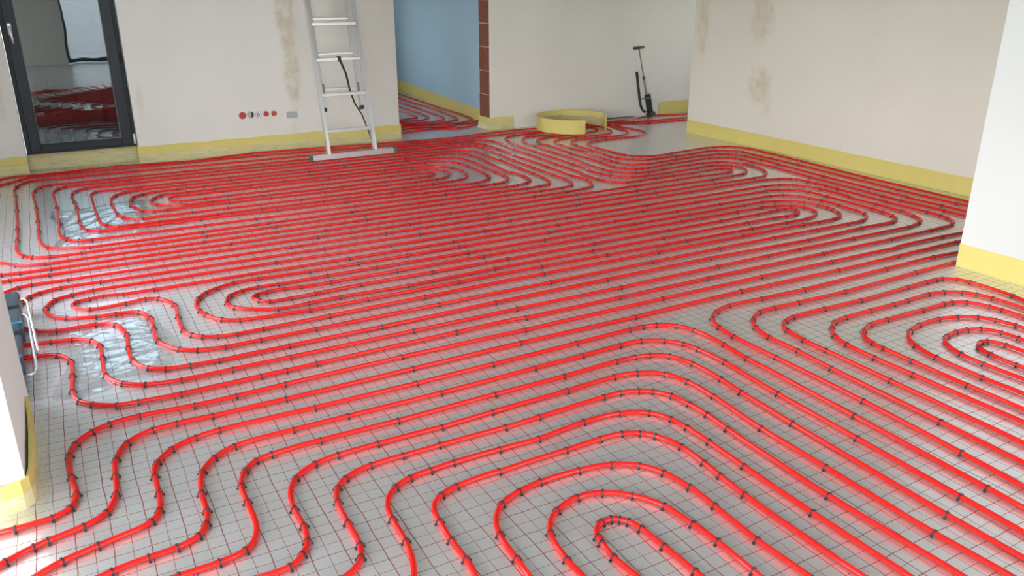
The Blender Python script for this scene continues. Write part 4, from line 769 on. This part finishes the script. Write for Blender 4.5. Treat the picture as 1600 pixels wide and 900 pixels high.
BIG,360,5988,-6 BIG,2720,5958,-3 BIG,2989,5951,20 BIG,3123,6015,60 BIG,3195,6159,144 BIG,3203,6249,151 BIG,3212,6558,158 BIG,3202,6708,181
BIG,3164,6788,226 BIG,3105,6840,244 BIG,3034,6894,277 BIG,2926,6899,-313 BIG,617,6919,-299 BIG,514,6882,-266 BIG,445,6828,-216 BIG,415,6713,-170
BIG,406,6544,-142 BIG,428,6468,-127 BIG,468,6346,-96 BIG,530,6301,-29 BIG,619,6296,1 BIG,2547,6213,0 BIG,2747,6225,14 BIG,2823,6245,46
BIG,2944,6475,179 BIG,2899,6551,228 BIG,2818,6623,266 BIG,2702,6646,308 BIG,753,6684,300 BIG,746,6508,-36 BIG,2713,6506,-19 BIG,2780,6487,-30
BIG,2819,6466,-99 BIG,2733,6354,-301 BIG,2654,6359,313 BIG,2565,6350,-307 BIG,766,6377,290 BIG,661,6432,258 BIG,581,6491,227 BIG,578,6703,108
BIG,638,6779,45 BIG,2745,6771,-6 BIG,2911,6740,-44 BIG,3009,6657,-88 BIG,3063,6562,-128 BIG,3073,6394,-164 BIG,3054,6275,-179 BIG,2914,6113,-282
BIG,2826,6098,-301 BIG,2648,6076,-310 BIG,559,6131,-311 BIG,440,6131,287 BIG,325,6221,210 BIG,295,6336,169 BIG,283,6655,160 BIG,330,6957,100
BIG,403,7022,46 BIG,500,7046,9 BIG,3019,7040,-14 BIG,3126,7014,-25 BIG,3241,6982,-45 BIG,3299,6931,-105 BIG,3323,6805,-144 BIG,3338,6696,-152
BIG,3319,6417,-160 BIG,3321,6227,-156 BIG,3318,6067,-170 BIG,3186,5850,-275 BIG,3089,5831,-306 BIG,2959,5825,-311 BIG,2729,5819,313 BIG,153,5941,282
BIG,84,5995,215 BIG,56,6079,174 BIG,44,6248,160 BIG,47,6688,158 BIG,40,6878,163 BIG,60,7242,109 BIG,141,7326,40 BIG,3279,7297,-9
BIG,3453,7256,-45 BIG,3539,7190,-92 BIG,3578,7089,-144 BIG,3577,6969,-159 BIG,3596,6654,-145 BIG,3580,6257,-159 BIG,3579,6017,-158 BIG,3574,5848,-170
BIG,3473,5608,-263 BIG,3377,5587,-302 BIG,3248,5573,-309 BIG,68,5578,299 BIG,-159,5695,222 BIG,-209,6146,157 BIG,-212,6416,158 BIG,-217,6836,160
BIG,-227,7415,141 BIG,-185,7537,95 BIG,-107,7594,30 BIG,3631,7563,-15 BIG,3707,7541,-39 BIG,3766,7505,-78 BIG,3817,7399,-133 BIG,3835,7150,-155
BIG,3826,6791,-177 BIG,3827,6183,-158 BIG,3821,5773,-149 BIG,3848,5586,-164 BIG,3641,5343,-293 BIG,3463,5318,-307 BIG,3163,5311,-314 BIG,-186,5344,300
BIG,-334,5400,245 BIG,-411,7843,79 BIG,-325,7927,72 BIG,-210,8004,27 BIG,3650,7803,1 BIG,4239,7843,5 BIG,4607,7841,-26 BIG,6032,7831,-17
BIG,6091,7823,-13 BIG,6388,7783,-7 BIG,6738,7780,-1 K9,5958,7737,-39 K9,6129,7659,-21 K9,6358,7660,-1 H1,4549,11439,-161 H1,4544,11279,-160
H1,4537,10929,-159 H1,4530,10599,-161 H1,4500,10020,-160 H1,4499,9760,-157 H1,4500,9350,-165 H1,4478,9182,-165 H1,4469,9042,-174 H1,4309,8828,-267
H1,4185,8766,-291 H1,3837,8779,302 H2,4387,11048,-154 H2,4381,10538,-156 H2,4392,10179,-158 H2,4366,9670,-161 H2,4356,9370,-164 H2,4339,9211,-173
H2,4243,8977,-246 H2,4136,8926,-278 H2,3983,8881,-302 H2,3724,8896,304 H3,4238,10504,-156 H3,4231,10135,-160 H3,4216,9725,-158 H3,4217,9515,-159
H3,4201,9285,-173 H3,4045,9036,-270 H3,3938,9014,-306 H4,4084,9831,-158 H4,4064,9482,-167 H4,3938,9208,-257 H4,3828,9161,-293 H5,3950,9718,-157
H5,3933,9499,-171 H5,3791,9346,-299 H6,4449,8806,-251 H6,4274,8692,-294 H6,4167,8697,-299 H6,3972,8601,-306 H6,3783,8658,292 H7,4353,8618,-263
H7,4046,8460,-307 H7,3764,8545,305 BIG,2384,5191,-1 K4,2623,5061,-2 K3,2562,4939,-1 K2,2404,4679,312 K1,2669,4810,-312 K2,3054,4681,-314
K2,2902,4556,1 K2,2757,4440,314 K2,2645,4312,1 K2,2867,4205,-314 K2,2878,4085,0 K2,2790,3966,314 K2,2816,3856,-2 K1,3619,4825,-313
K2,3764,4684,-314 K2,3632,4560,1 K2,3847,4435,314 K2,3865,4320,1 K2,3697,4208,-314 K2,3489,4086,0 K2,3340,3964,314 K2,3426,3847,-2
K2,3123,3747,313 K2,2973,3615,0 K2,2561,3498,-314 K2,1851,3494,-313 K2,2263,3614,0 K2,2303,3754,313 K2,2356,3864,-2 K2,2100,3968,-312
K2,2248,4084,0 K2,2147,4203,313 K2,2095,4313,-1 K2,2097,4443,314 K2,2112,4556,-1 K2,1816,3866,1 K2,3297,4438,314 K2,3375,4317,1
K3,3302,4942,1 K4,3413,5068,1 BIG,3474,5198,2 BIG,4054,5209,2 K4,3974,5074,1 K3,4062,4947,1 K1,4319,4836,-313 K2,4132,4563,1
BIG,2994,5447,-2 BIG,2978,5573,314 BIG,2713,5315,313 BIG,2618,5574,314 K2,4257,4434,314 K2,3321,3501,312 K2,3503,3616,0 K2,3823,3741,313
K2,3996,3838,-2 K2,4080,3962,314 K2,3949,4087,0 K2,4217,4210,-314 K2,4395,4323,1 L9,3348,3108,313 K2,3655,3362,0 L8,3082,2991,313
K3,1172,4955,-1 K1,1349,4825,313 K2,1014,4701,313 K2,1422,4561,-1 K2,1437,4446,314 K2,1505,4321,-1 K2,1587,4209,313 K2,1734,4690,313
K2,1747,4445,314 K2,1563,3749,-313 K2,1583,3613,0 K2,1043,3741,-313 K2,933,3612,0 K2,713,3735,-313 K2,673,3612,1 K2,771,3482,-314
K2,1221,3480,-313 K2,1335,3361,0 K1,1506,3245,1 K2,745,3360,0 K1,826,3237,1 K1,696,3235,1 K1,586,3233,1 L7,1496,2855,-313
BIG,1235,7159,-314 BIG,1229,7045,0 BIG,1459,7045,0 BIG,1335,6778,-1 BIG,1382,6670,312 BIG,1325,6368,313 BIG,1369,6264,-4 BIG,1749,7447,313
BIG,1755,7160,-314 BIG,1866,6908,313 BIG,2075,6774,-1 BIG,1952,6660,312 BIG,1844,6507,0 BIG,1965,6358,313 BIG,1788,6246,-4 BIG,1558,6105,311
BIG,1690,5972,-1 BIG,1830,5861,309 BIG,1850,5715,-2 BIG,1778,5575,314 BIG,1834,5454,-1 BIG,1803,5324,313 BIG,1474,5204,-1 K4,1383,5084,-2
K3,1802,4948,-1 K1,1989,4816,313 K4,2023,5072,-2 BIG,1204,5458,-1 BIG,1183,5330,313 BIG,1178,5576,314 BIG,1131,5726,-2 BIG,1321,5885,309
BIG,1230,5977,-1 BIG,1019,6119,311 BIG,2098,6090,311 BIG,2240,5965,-1 BIG,2388,6082,311 BIG,2469,5831,309 BIG,2590,5704,-2 BIG,2308,5574,314
BIG,2434,5451,-1 BIG,2283,5319,313 BIG,1605,6777,-1 BIG,2382,6652,312 BIG,2194,6507,0 BIG,2325,6353,313 BIG,2444,6507,0 BIG,791,5731,-2
BIG,791,5910,309 BIG,920,5981,-1 BIG,1059,6278,-4 BIG,955,6373,313 BIG,748,5576,314 BIG,754,5461,-1 BIG,713,5335,313 BIG,855,5212,-1
BIG,769,6126,311 BIG,530,5986,-1 BIG,522,5923,309 BIG,779,7796,310 BIG,939,7790,310 BIG,1021,7587,-1 BIG,1099,7784,310 BIG,1189,7453,313
BIG,1129,7320,-1 BIG,1411,7584,-1 BIG,869,7046,0 BIG,986,6916,313 BIG,1045,6780,-1 BIG,1092,6675,312 BIG,1236,6914,313 BIG,835,6781,-1
BIG,912,6679,312 BIG,776,6918,313 BIG,924,6505,0 BIG,1094,6505,0 BIG,859,7456,313 BIG,845,7159,-314 BIG,1658,7972,-7 BIG,1738,7759,310
BIG,1559,7315,-1 BIG,1889,7044,0 BIG,1404,6506,0 BIG,2039,7310,-1 BIG,2245,7161,-314 BIG,3261,7825,-6 BIG,3197,7702,310 BIG,3271,7568,-1
BIG,3537,7689,310 BIG,3471,7566,-1 BIG,2845,7163,-314 BIG,2819,7042,0 BIG,3039,7299,-1 BIG,2572,6649,313 BIG,2495,6772,-1
'''
ORD = ['innermost', 'second', 'third', 'fourth', 'fifth', 'sixth', 'seventh', 'eighth', 'ninth', 'tenth', 'eleventh', 'twelfth']
WHERE = {}
for i, k in enumerate(['F0', 'F1', 'F2', 'L1', 'L2', 'L3', 'L4', 'L5', 'L6', 'L7', 'L8', 'L9']):
    WHERE[k] = 'innermost hairpin pipe at the bottom edge' if i == 0 else ORD[i] + ' pipe outward from the bottom hairpin'
for i, k in enumerate(['G8', 'G7', 'G6', 'G5', 'G4', 'G3', 'G2', 'G1']):
    WHERE[k] = ORD[i] + ' nested pipe bend below the white column'
WHERE['K1'] = 'pipe loop enclosing the central double spiral'
WHERE['K2'] = 'central double spiral pipe in mid floor'
WHERE['BIG'] = 'wide double spiral pipe before the glass door'
for i, k in enumerate(['K4', 'K3', 'K5', 'K6', 'K7', 'K8']):
    WHERE[k] = ['first', 'second', 'third', 'fourth', 'fifth', 'sixth'][i] + ' hooked pipe right of the doorway'
WHERE['K9'] = 'front pipe running into the far alcove'
for i, k in enumerate(['H1', 'H2', 'H3', 'H4', 'H5']):
    WHERE[k] = ['outermost', 'second', 'third', 'fourth', 'innermost'][i] + ' bent pipe in the hallway'
WHERE['H6'] = 'farther straight pipe in the hallway'
WHERE['H7'] = 'straight pipe nearest the hallway threshold'
R_PIPE, Z_PIPE = 0.0093, 0.0112
for key, s in PIPES.items():
    pts = [tuple(int(v) / 1000 for v in q.split(',')) for q in s.split()]
    far = min(math.hypot(x, y) for x, y in pts)
    P3 = [Vector((x, y, Z_PIPE)) for x, y in pts]
    o = MB().tube(P3, R_PIPE, 12 if far < 3.5 else 8).build('heating_pipe', 'pipe', None, True)
    tag(o, 'red plastic heating pipe, the ' + WHERE[key], 'pipe', 'red underfloor heating pipes')

# clips: a band arching over the pipe with two barbed legs
def clip_mesh():
    b = MB()
    W2, ri, ro = 0.0029, 0.0097, 0.0121
    n = 8
    prof = [(-1, 0.0)] + [(None, k) for k in range(n + 1)] + [(1, 0.0)]
    inner, outer = [], []
    inner.append((-ri, 0.0006)); outer.append((-ro, 0.0006))
    for k in range(n + 1):
        a = PI - PI * k / n
        inner.append((ri * math.cos(a), Z_PIPE + ri * math.sin(a)))
        outer.append((ro * math.cos(a), Z_PIPE + ro * math.sin(a)))
    inner.append((ri, 0.0006)); outer.append((ro, 0.0006))
    vs, fs = [], []
    for (p, q) in zip(inner, outer):
        vs += [(-W2, p[0], p[1]), (W2, p[0], p[1]), (W2, q[0], q[1]), (-W2, q[0], q[1])]
    for i in range(len(inner) - 1):
        for j in range(4):
            fs.append((i * 4 + j, i * 4 + (j + 1) % 4, (i + 1) * 4 + (j + 1) % 4, (i + 1) * 4 + j))
    b.add(vs, fs)
    for s_ in (-1, 1):
        y = s_ * 0.0135
        b.box(-0.0032, 0.0032, y - 0.0028, y + 0.0028, 0.0006, 0.0042)
        b.box(-0.0022, 0.0022, y + s_ * 0.0016 - 0.0018, y + s_ * 0.0016 + 0.0018, 0.0042, 0.0072)
    return b
cb = clip_mesh()
cme = bpy.data.meshes.new('pipe_clip')
cme.from_pydata(cb.v, [], cb.f)
cme.materials.append(M['clip'])
cme.update()
clips = []
for ln in CLIPS.split():
    k, x, y, a = ln.split(',')
    clips.append((k, int(x) / 1000, int(y) / 1000, int(a) / 100))
def seen(x, y):
    d = Vector((x, y, 0.02 - 1.5782))
    zc = d.dot(fw)
    if zc < 0.2:
        return False
    u, v = d.dot(rt) / zc * 1275.03, d.dot(up) / zc * 1275.03
    return abs(u) < 806 and abs(v) < 456
vis = [c_ for c_ in clips if seen(c_[1], c_[2])]
vis.sort(key=lambda c_: c_[1] ** 2 + c_[2] ** 2)
rest = vis[300:] + [c_ for c_ in clips if not seen(c_[1], c_[2])]
NTH = ['first', 'second', 'third', 'fourth', 'fifth', 'sixth', 'seventh', 'eighth', 'ninth', 'tenth', 'eleventh', 'twelfth', 'thirteenth', 'fourteenth', 'fifteenth', 'sixteenth', 'seventeenth', 'eighteenth', 'nineteenth', 'twentieth', 'twenty-first', 'twenty-second', 'twenty-third', 'twenty-fourth', 'twenty-fifth', 'twenty-sixth', 'twenty-seventh', 'twenty-eighth', 'twenty-ninth', 'thirtieth']
def along(key, x, y):
    """distance along the pipe at which the clip sits"""
    P = [tuple(int(v) / 1000 for v in q.split(',')) for q in PIPES[key].split()]
    best, run = (9, 0), 0.0
    for (ax, ay), (bx, by) in zip(P[:-1], P[1:]):
        L = math.hypot(bx - ax, by - ay) or 1e-6
        t = max(0, min(1, ((x - ax) * (bx - ax) + (y - ay) * (by - ay)) / L / L))
        d = math.hypot(ax + (bx - ax) * t - x, ay + (by - ay) * t - y)
        if d < best[0]:
            best = (d, run + t * L)
        run += L
    return best[1]
rank = {}
for key in PIPES:
    own = [c_ for c_ in vis if c_[0] == key]
    own.sort(key=lambda c_: along(key, c_[1], c_[2]), reverse=(key[0] in 'FL'))
    for i, c_ in enumerate(own):
        rank[c_] = i
for c_ in vis[:300]:
    k, x, y, a = c_
    o = bpy.data.objects.new('pipe_clip', cme)
    o.location = (x, y, 0)
    o.rotation_euler = (0, 0, a + random.uniform(-0.12, 0.12))
    COL.objects.link(o)
    if k[0] == 'F' or k[0] == 'L':
        lb = NTH[rank[c_]] + ' clip from the left on the ' + WHERE[k]
    elif k[0] == 'G':
        lb = NTH[rank[c_]] + ' clip from the upper end on the ' + WHERE[k]
    else:
        lb = 'small dark grey clip on the ' + WHERE[k]
    tag(o, lb, 'pipe clip', 'clips on the ' + WHERE[k])
b = MB()
for (k, x, y, a) in rest:
    mt = Matrix.Translation((x, y, 0)) @ Matrix.Rotation(a + random.uniform(-0.12, 0.12), 4, 'Z')
    b.add([mt @ Vector(v) for v in cb.v], cb.f)
o = b.build('far_pipe_clips', 'clip')
o['kind'] = 'stuff'
tag(o, 'many small dark clips on the pipes in the far half of the room', 'pipe clips')

# ---------------------------------------------------------------- aluminium ladder leaning on the back wall
T = 0.27
ld = empty('ladder', (2.43, 7.45, 0.02))
def lean(x, z, back=0.0):
    """point on the leaning plane; back = offset towards the wall"""
    return Vector((x, 7.45 + z * T + back, z))
LZ = 2.55
for s_, x in ((-1, 2.205), (1, 2.662)):
    # C-profile rail: web plus two flanges
    m_ = MB()
    a, c_ = lean(x + s_ * 0.018, 0.03), lean(x * 1.0 + s_ * 0.008 - s_ * 0.012, LZ)
    a0, c0 = lean(x, 0.03), lean(x - s_ * 0.01, LZ)
    m_.bar(a0 + Vector((s_ * 0.011, 0, 0)), c0 + Vector((s_ * 0.011, 0, 0)), 0.004, 0.062)
    m_.bar(a0 + Vector((0, -0.030, 0)), c0 + Vector((0, -0.030, 0)), 0.026, 0.004)
    m_.bar(a0 + Vector((0, 0.030, 0)), c0 + Vector((0, 0.030, 0)), 0.026, 0.004)
    attach(m_.build('rail', 'alu'), ld)
    m2 = MB()
    xr = 2.25 if s_ < 0 else 2.612
    a0, c0 = lean(xr, 0.455, 0.065), lean(xr, LZ + 0.05, 0.065)
    m2.bar(a0 + Vector((s_ * 0.010, 0, 0)), c0 + Vector((s_ * 0.010, 0, 0)), 0.004, 0.056)
    m2.bar(a0 + Vector((0, -0.027, 0)), c0 + Vector((0, -0.027, 0)), 0.024, 0.004)
    m2.bar(a0 + Vector((0, 0.027, 0)), c0 + Vector((0, 0.027, 0)), 0.024, 0.004)
    rr = attach(m2.build('rear_rail', 'alu'), ld)
    MB().bar(lean(xr, 0.43, 0.065), lean(xr, 0.462, 0.065), 0.030, 0.062).build('rail_cap', 'black', rr)
    attach(MB().bar(lean(xr - s_ * 0.012, 0.60, 0.03), lean(xr - s_ * 0.012, 0.68, 0.03), 0.012, 0.03).build('hook', 'greysteel'), ld)
for z in (0.265, 0.586, 0.897, 1.207, 1.52, 1.83, 2.14, 2.45):
    attach(MB().bar(lean(2.215, z), lean(2.655, z), 0.030, 0.034, Vector((0, 0, 1))).build('rung', 'alu', None, False, 0.003), ld)
for z in (0.627, 0.94, 1.25, 1.56, 1.875, 2.185, 2.495):
    attach(MB().bar(lean(2.26, z, 0.065), lean(2.602, z, 0.065), 0.024, 0.030, Vector((0, 0, 1))).build('rear_rung', 'alu', None, False, 0.003), ld)
sb = attach(MB().box(2.045, 2.84, 7.425, 7.475, 0.0205, 0.066).build('stabiliser_bar', 'alu', None, False, 0.003), ld)
MB().box(2.018, 2.045, 7.42, 7.48, 0.0200, 0.07).build('end_cap', 'green_cap', sb, False, 0.004)['label'] = 'green plastic end cap'
MB().box(2.84, 2.866, 7.42, 7.48, 0.0200, 0.07).build('end_cap', 'green_cap', sb, False, 0.004)['label'] = 'green plastic end cap'
tag(ld, 'aluminium extension ladder leaning against the back wall', 'ladder')
# black strap tied to the third rung
st = empty('strap', (2.44, 7.66, 0.9))
sp = [(2.444, 7.668, 0.885), (2.462, 7.655, 0.83), (2.484, 7.645, 0.764), (2.494, 7.625, 0.68), (2.504, 7.618, 0.60), (2.539, 7.60, 0.485), (2.592, 7.575, 0.383), (2.618, 7.56, 0.293), (2.648, 7.545, 0.19), (2.672, 7.54, 0.10)]
vs, fs = [], []
for i, p in enumerate(sp):
    hw = 0.012 - 0.0008 * i
    vs += [(p[0] - hw, p[1], p[2]), (p[0] + hw, p[1], p[2]), (p[0] + hw, p[1] + 0.004, p[2]), (p[0] - hw, p[1] + 0.004, p[2])]
for i in range(len(sp) - 1):
    for j in range(4):
        fs.append((i * 4 + j, i * 4 + (j + 1) % 4, (i + 1) * 4 + (j + 1) % 4, (i + 1) * 4 + j))
fs += [(0, 1, 2, 3), tuple(len(vs) - 4 + j for j in (3, 2, 1, 0))]
attach(mesh_obj('strap_band', vs, fs, 'black'), st)
p = lean(2.44, 0.897)
attach(MB().box(p.x - 0.016, p.x + 0.016, p.y - 0.026, p.y + 0.026, p.z - 0.024, p.z + 0.024).build('strap_knot', 'black', None, False, 0.006), st)
tag(st, 'black strap hanging from a ladder rung', 'strap')

# ---------------------------------------------------------------- coil of edge strip standing on the pipes
cx, cy, cr = 5.10, 7.76, 0.395
path = []
n = 60
for k in range(n + 1):
    a = math.radians(-62 + (360 - 62) * k / n * 1.0)
    a = math.radians(-52) + math.radians(312) * k / n
    r = cr - 0.012 * k / n
    path.append((cx + r * math.cos(a), cy + r * math.sin(a)))
rl = empty('edge_strip_coil', (cx, cy, 0.02))
vs, fs = [], []
zb, zt = 0.0205, 0.17
for i, (x, y) in enumerate(path):
    d = Vector((x - cx, y - cy, 0)).normalized()
    for (o_, z) in ((-0.004, zb), (0.004, zb), (0.004, zt), (-0.004, zt)):
        vs.append(Vector((x, y, z)) + d * o_)
for i in range(len(path) - 1):
    for j in range(4):
        fs.append((i * 4 + j, (i + 1) * 4 + j, (i + 1) * 4 + (j + 1) % 4, i * 4 + (j + 1) % 4))
fs += [(0, 1, 2, 3), tuple(len(vs) - 4 + j for j in (3, 2, 1, 0))]
attach(mesh_obj('foam_band', vs, fs, 'foam'), rl)
vs, fs = [], []
rnd = random.Random(3)
for i, (x, y) in enumerate(path[6:40]):
    d = Vector((cx - x, cy - y, 0)).normalized()
    for (o_, z) in ((0.008, 0.11 + rnd.uniform(-.01, .01)), (0.03 + rnd.uniform(-.012, .012), 0.085), (0.05 + rnd.uniform(-.015, .015), 0.055), (0.085 + rnd.uniform(-.02, .02), 0.03 + rnd.uniform(0, .01))):
        vs.append(Vector((x, y, z)) + d * o_)
m_ = len(vs) // 4
for i in range(m_ - 1):
    for j in range(3):
        fs.append((i * 4 + j, i * 4 + j + 1, (i + 1) * 4 + j + 1, (i + 1) * 4 + j))
attach(mesh_obj('film_skirt', vs, fs, 'skirt', None, True), rl)
tag(rl, 'open coil of yellow edge strip standing on the pipes before the back wall', 'edge strip')

# ---------------------------------------------------------------- pipe tacker leaning on the wall
tk = empty('pipe_tacker', (6.44, 8.0, 0))
def tp(x, z, y=None):
    return Vector((x, (8.02 + 0.10 * z) if y is None else y, z))
attach(MB().tube([tp(6.185, 0.828), tp(6.335, 0.838)], 0.017, 10).build('grip', 'darkgrey', None, True), tk)
attach(MB().tube([tp(6.262, 0.83), tp(6.335, 0.47)], 0.009, 8).build('thin_rod', 'greysteel', None, True), tk)
attach(MB().tube([tp(6.333, 0.48), tp(6.372, 0.27)], 0.013, 8).build('thick_rod', 'greysteel', None, True), tk)
attach(MB().tube([tp(6.330, 0.495), tp(6.336, 0.465)], 0.018, 10).build('collar', 'darkgrey', None, True), tk)
attach(MB().bar(tp(6.385, 0.285), tp(6.432, 0.035), 0.062, 0.05).build('body', 'black', None, False, 0.006), tk)
attach(MB().bar(tp(6.43, 0.065), tp(6.445, 0.0215), 0.085, 0.09).build('foot', 'darkgrey', None, False, 0.006), tk)
attach(MB().tube([tp(6.228, 0.555), tp(6.245, 0.40), tp(6.268, 0.24), tp(6.282, 0.16), tp(6.305, 0.11), tp(6.345, 0.078), tp(6.40, 0.08)], 0.0165, 8).build('clip_magazine', 'black', None, True), tk)
attach(MB().tube([tp(6.205, 0.243, 7.99), tp(6.40, 0.25, 8.0)], 0.008, 8).build('crossbar', 'darkgrey', None, True), tk)
tag(tk, 'dark pipe tacker with grey handle leaning in the far corner', 'tool')

# ---------------------------------------------------------------- socket boxes in the back wall
def ring(name, x, z, m1, label, kind):
    root = empty(name, (x, YB, z))
    y = YB - 0.001
    if kind == 'cap':
        attach(MB().disc((x, y, z), (0, -1, 0), 0.034, 0.004, 24).build('cap', m1, None, False, 0.001), root)
    elif kind == 'half':
        attach(MB().disc((x, y, z), (0, -1, 0), 0.033, 0.002, 24).build('box_rim', m1, None), root)
        vs = [(x + 0.033 * math.cos(a), y - 0.003, z + 0.033 * math.sin(a)) for a in [math.radians(-78 + 8 * k) for k in range(20)]]
        n_ = len(vs)
        vs2 = [(a, b_ - 0.001, c_) for a, b_, c_ in vs]
        attach(mesh_obj('open_half', vs + vs2, [tuple(range(n_)), tuple(range(n_, 2 * n_))[::-1]] + [(k, (k + 1) % n_, (k + 1) % n_ + n_, k + n_) for k in range(n_)], 'black'), root)
    elif kind == 'ring':
        attach(MB().disc((x, y, z), (0, -1, 0), 0.031, 0.002, 24).build('box_rim', 'grey_cap'), root)
        attach(MB().disc((x, y - 0.002, z), (0, -1, 0), 0.025, 0.0012, 24).build('white_ring', 'white_pl'), root)
        attach(MB().disc((x - 0.003, y - 0.0032, z), (0, -1, 0), 0.016, 0.0012, 20).build('dark_centre', 'darkgrey'), root)
        attach(MB().disc((x - 0.003, y - 0.0044, z), (0, -1, 0), 0.006, 0.003, 12).build('cable_end', 'white_pl'), root)
    elif kind in ('torn', 'torn2'):
        rr = random.Random(4 if kind == 'torn' else 9)
        vs = []
        for k in range(9):
            a = 2 * PI * k / 9 + 0.2
            r = 0.030 * (1 + rr.uniform(-0.16, 0.10))
            vs.append((x + r * math.cos(a), y - 0.003, z + r * math.sin(a) * 0.9))
        n_ = len(vs)
        vs2 = [(a, YB - 0.0005, c_) for a, b_, c_ in vs]
        attach(mesh_obj('torn_cap', vs + vs2, [tuple(range(n_))[::-1], tuple(range(n_, 2 * n_))] + [(k, (k + 1) % n_, (k + 1) % n_ + n_, k + n_) for k in range(n_)], m1), root)
    return tag(root, label, 'socket box', 'row of socket boxes in the back wall')
ring('socket_box', 1.606, 0.368, 'red_cap', 'round red capped socket box nearest the glass door', 'cap')
ring('socket_box', 1.681, 0.370, 'grey_cap', 'half open grey and black socket box beside the round red cap', 'half')
ring('socket_box', 1.757, 0.366, 'white_pl', 'white ringed socket box in the middle of the row', 'ring')
ring('socket_box', 1.831, 0.371, 'red_cap', 'ragged red socket box right of the white ringed one', 'torn')
ring('socket_box', 1.908, 0.367, 'red_cap', 'ragged red socket box nearest the ladder', 'torn2')
jp = MB().box(2.028, 2.136, YB - 0.004, YB - 0.0005, 0.308, 0.372)
tag(jp.build('patch_plate', 'grey_cap', None, False, 0.002), 'grey rectangular plate on the back wall beside the ladder', 'cover plate')
tag(MB().disc((-0.47, YB - 0.0005, 0.44), (0, -1, 0), 0.02, 0.002, 16).build('wall_plug', 'darkgrey'), 'small dark round plug in the wall left of the glass door', 'wall plug')

# ---------------------------------------------------------------- manifold behind the near left pillar
mf = empty('manifold', (-0.34, 4.05, 0))
attach(MB().box(-0.38, -0.288, 3.50, 4.02, 0.022, 0.095).build('valve_block', 'manifold', None, False, 0.012), mf)
attach(MB().box(-0.38, -0.288, 4.06, 4.34, 0.022, 0.11).build('valve_block', 'manifold', None, False, 0.012), mf)
attach(MB().box(-0.40, -0.295, 4.38, 4.56, 0.03, 0.125).build('actuator', 'manifold', None, False, 0.016), mf)
attach(MB().tube([(-0.36, 3.48, 0.05), (-0.36, 4.60, 0.05)], 0.02, 12).build('manifold_bar', 'black', None, True), mf)
for y in (3.72, 4.10):
    attach(MB().box(-0.385, -0.283, y, y + 0.028, 0.02, 0.10 + (0.015 if y > 4 else 0)).build('blue_ring', 'blue_band'), mf)
attach(MB().tube([(-0.315, 4.47, 0.10), (-0.275, 4.47, 0.105), (-0.262, 4.43, 0.10), (-0.225, 3.80, 0.085)], 0.0058, 6).build('wire_bracket', 'handle', None, True), mf)
attach(MB().tube([(-0.295, 4.28, 0.09), (-0.272, 4.27, 0.09), (-0.262, 4.22, 0.09), (-0.236, 3.68, 0.05), (-0.25, 3.65, 0.045), (-0.29, 3.65, 0.04)], 0.0058, 6).build('wire_bracket', 'handle', None, True), mf)
tag(mf, 'dark slate heating manifold with blue rings and wire brackets behind the pillar', 'manifold')

# ---------------------------------------------------------------- loose crumpled plastic film under the far left spiral
def crumpled(name, x0, x1, y0, y1, amp, label, seed):
    rnd = random.Random(seed)
    nx, ny = int((x1 - x0) / 0.011), int((y1 - y0) / 0.011)
    folds = []
    for _ in range(70):
        a = rnd.gauss(0.15, 0.7)
        folds.append((rnd.uniform(x0, x1), rnd.uniform(y0, y1), math.cos(a), math.sin(a), rnd.uniform(0.02, 0.055), rnd.uniform(0.08, 0.35), rnd.uniform(0.3, 1.0)))
    vs, fs = [], []
    for j in range(ny + 1):
        for i in range(nx + 1):
            u, v = i / nx, j / ny
            x = x0 + (x1 - x0) * u + 0.05 * math.sin(v * 7 + seed) * (1 - abs(2 * u - 1) * 0.3)
            y = y0 + (y1 - y0) * v + 0.04 * math.sin(u * 6 + seed * 2)
            h = 0
            for (fx, fy, c_, s_, wd, ln, k) in folds:
                dx, dy = x - fx, y - fy
                along, across = dx * c_ + dy * s_, -dx * s_ + dy * c_
                if abs(along) < ln and abs(across) < wd:
                    h = max(h, k * (1 - abs(across) / wd) * (1 - (along / ln) ** 2))
            edge = min(1, min(u, v, 1 - u, 1 - v) * 8)
            vs.append((x, y, 0.0012 + amp * h * edge + rnd.uniform(0, 0.0003)))
    for j in range(ny):
        for i in range(nx):
            a = j * (nx + 1) + i
            fs.append((a, a + 1, a + nx + 2, a + nx + 1))
    o = mesh_obj(name, vs, fs, 'sheet', None, True)
    return tag(o, label, 'plastic film')
crumpled('plastic_film', -0.10, 0.68, 5.72, 6.72, 0.011, 'crumpled shiny plastic film under the pipe bends near the glass door', 5)
crumpled('plastic_film', -0.16, 0.30, 3.45, 4.28, 0.008, 'crinkled shiny plastic film under the pipe bends beside the manifold', 11)

tag(MB().tube([(5.45, 8.175, 0.010), (5.75, 8.182, 0.010), (6.05, 8.178, 0.011), (6.30, 8.18, 0.010)], 0.006, 6).build('line', 'black', None, True), 'thin black line lying along the foot of the back wall beside the tacker', 'line')  # thin black tube drawn along the foot of the back wall
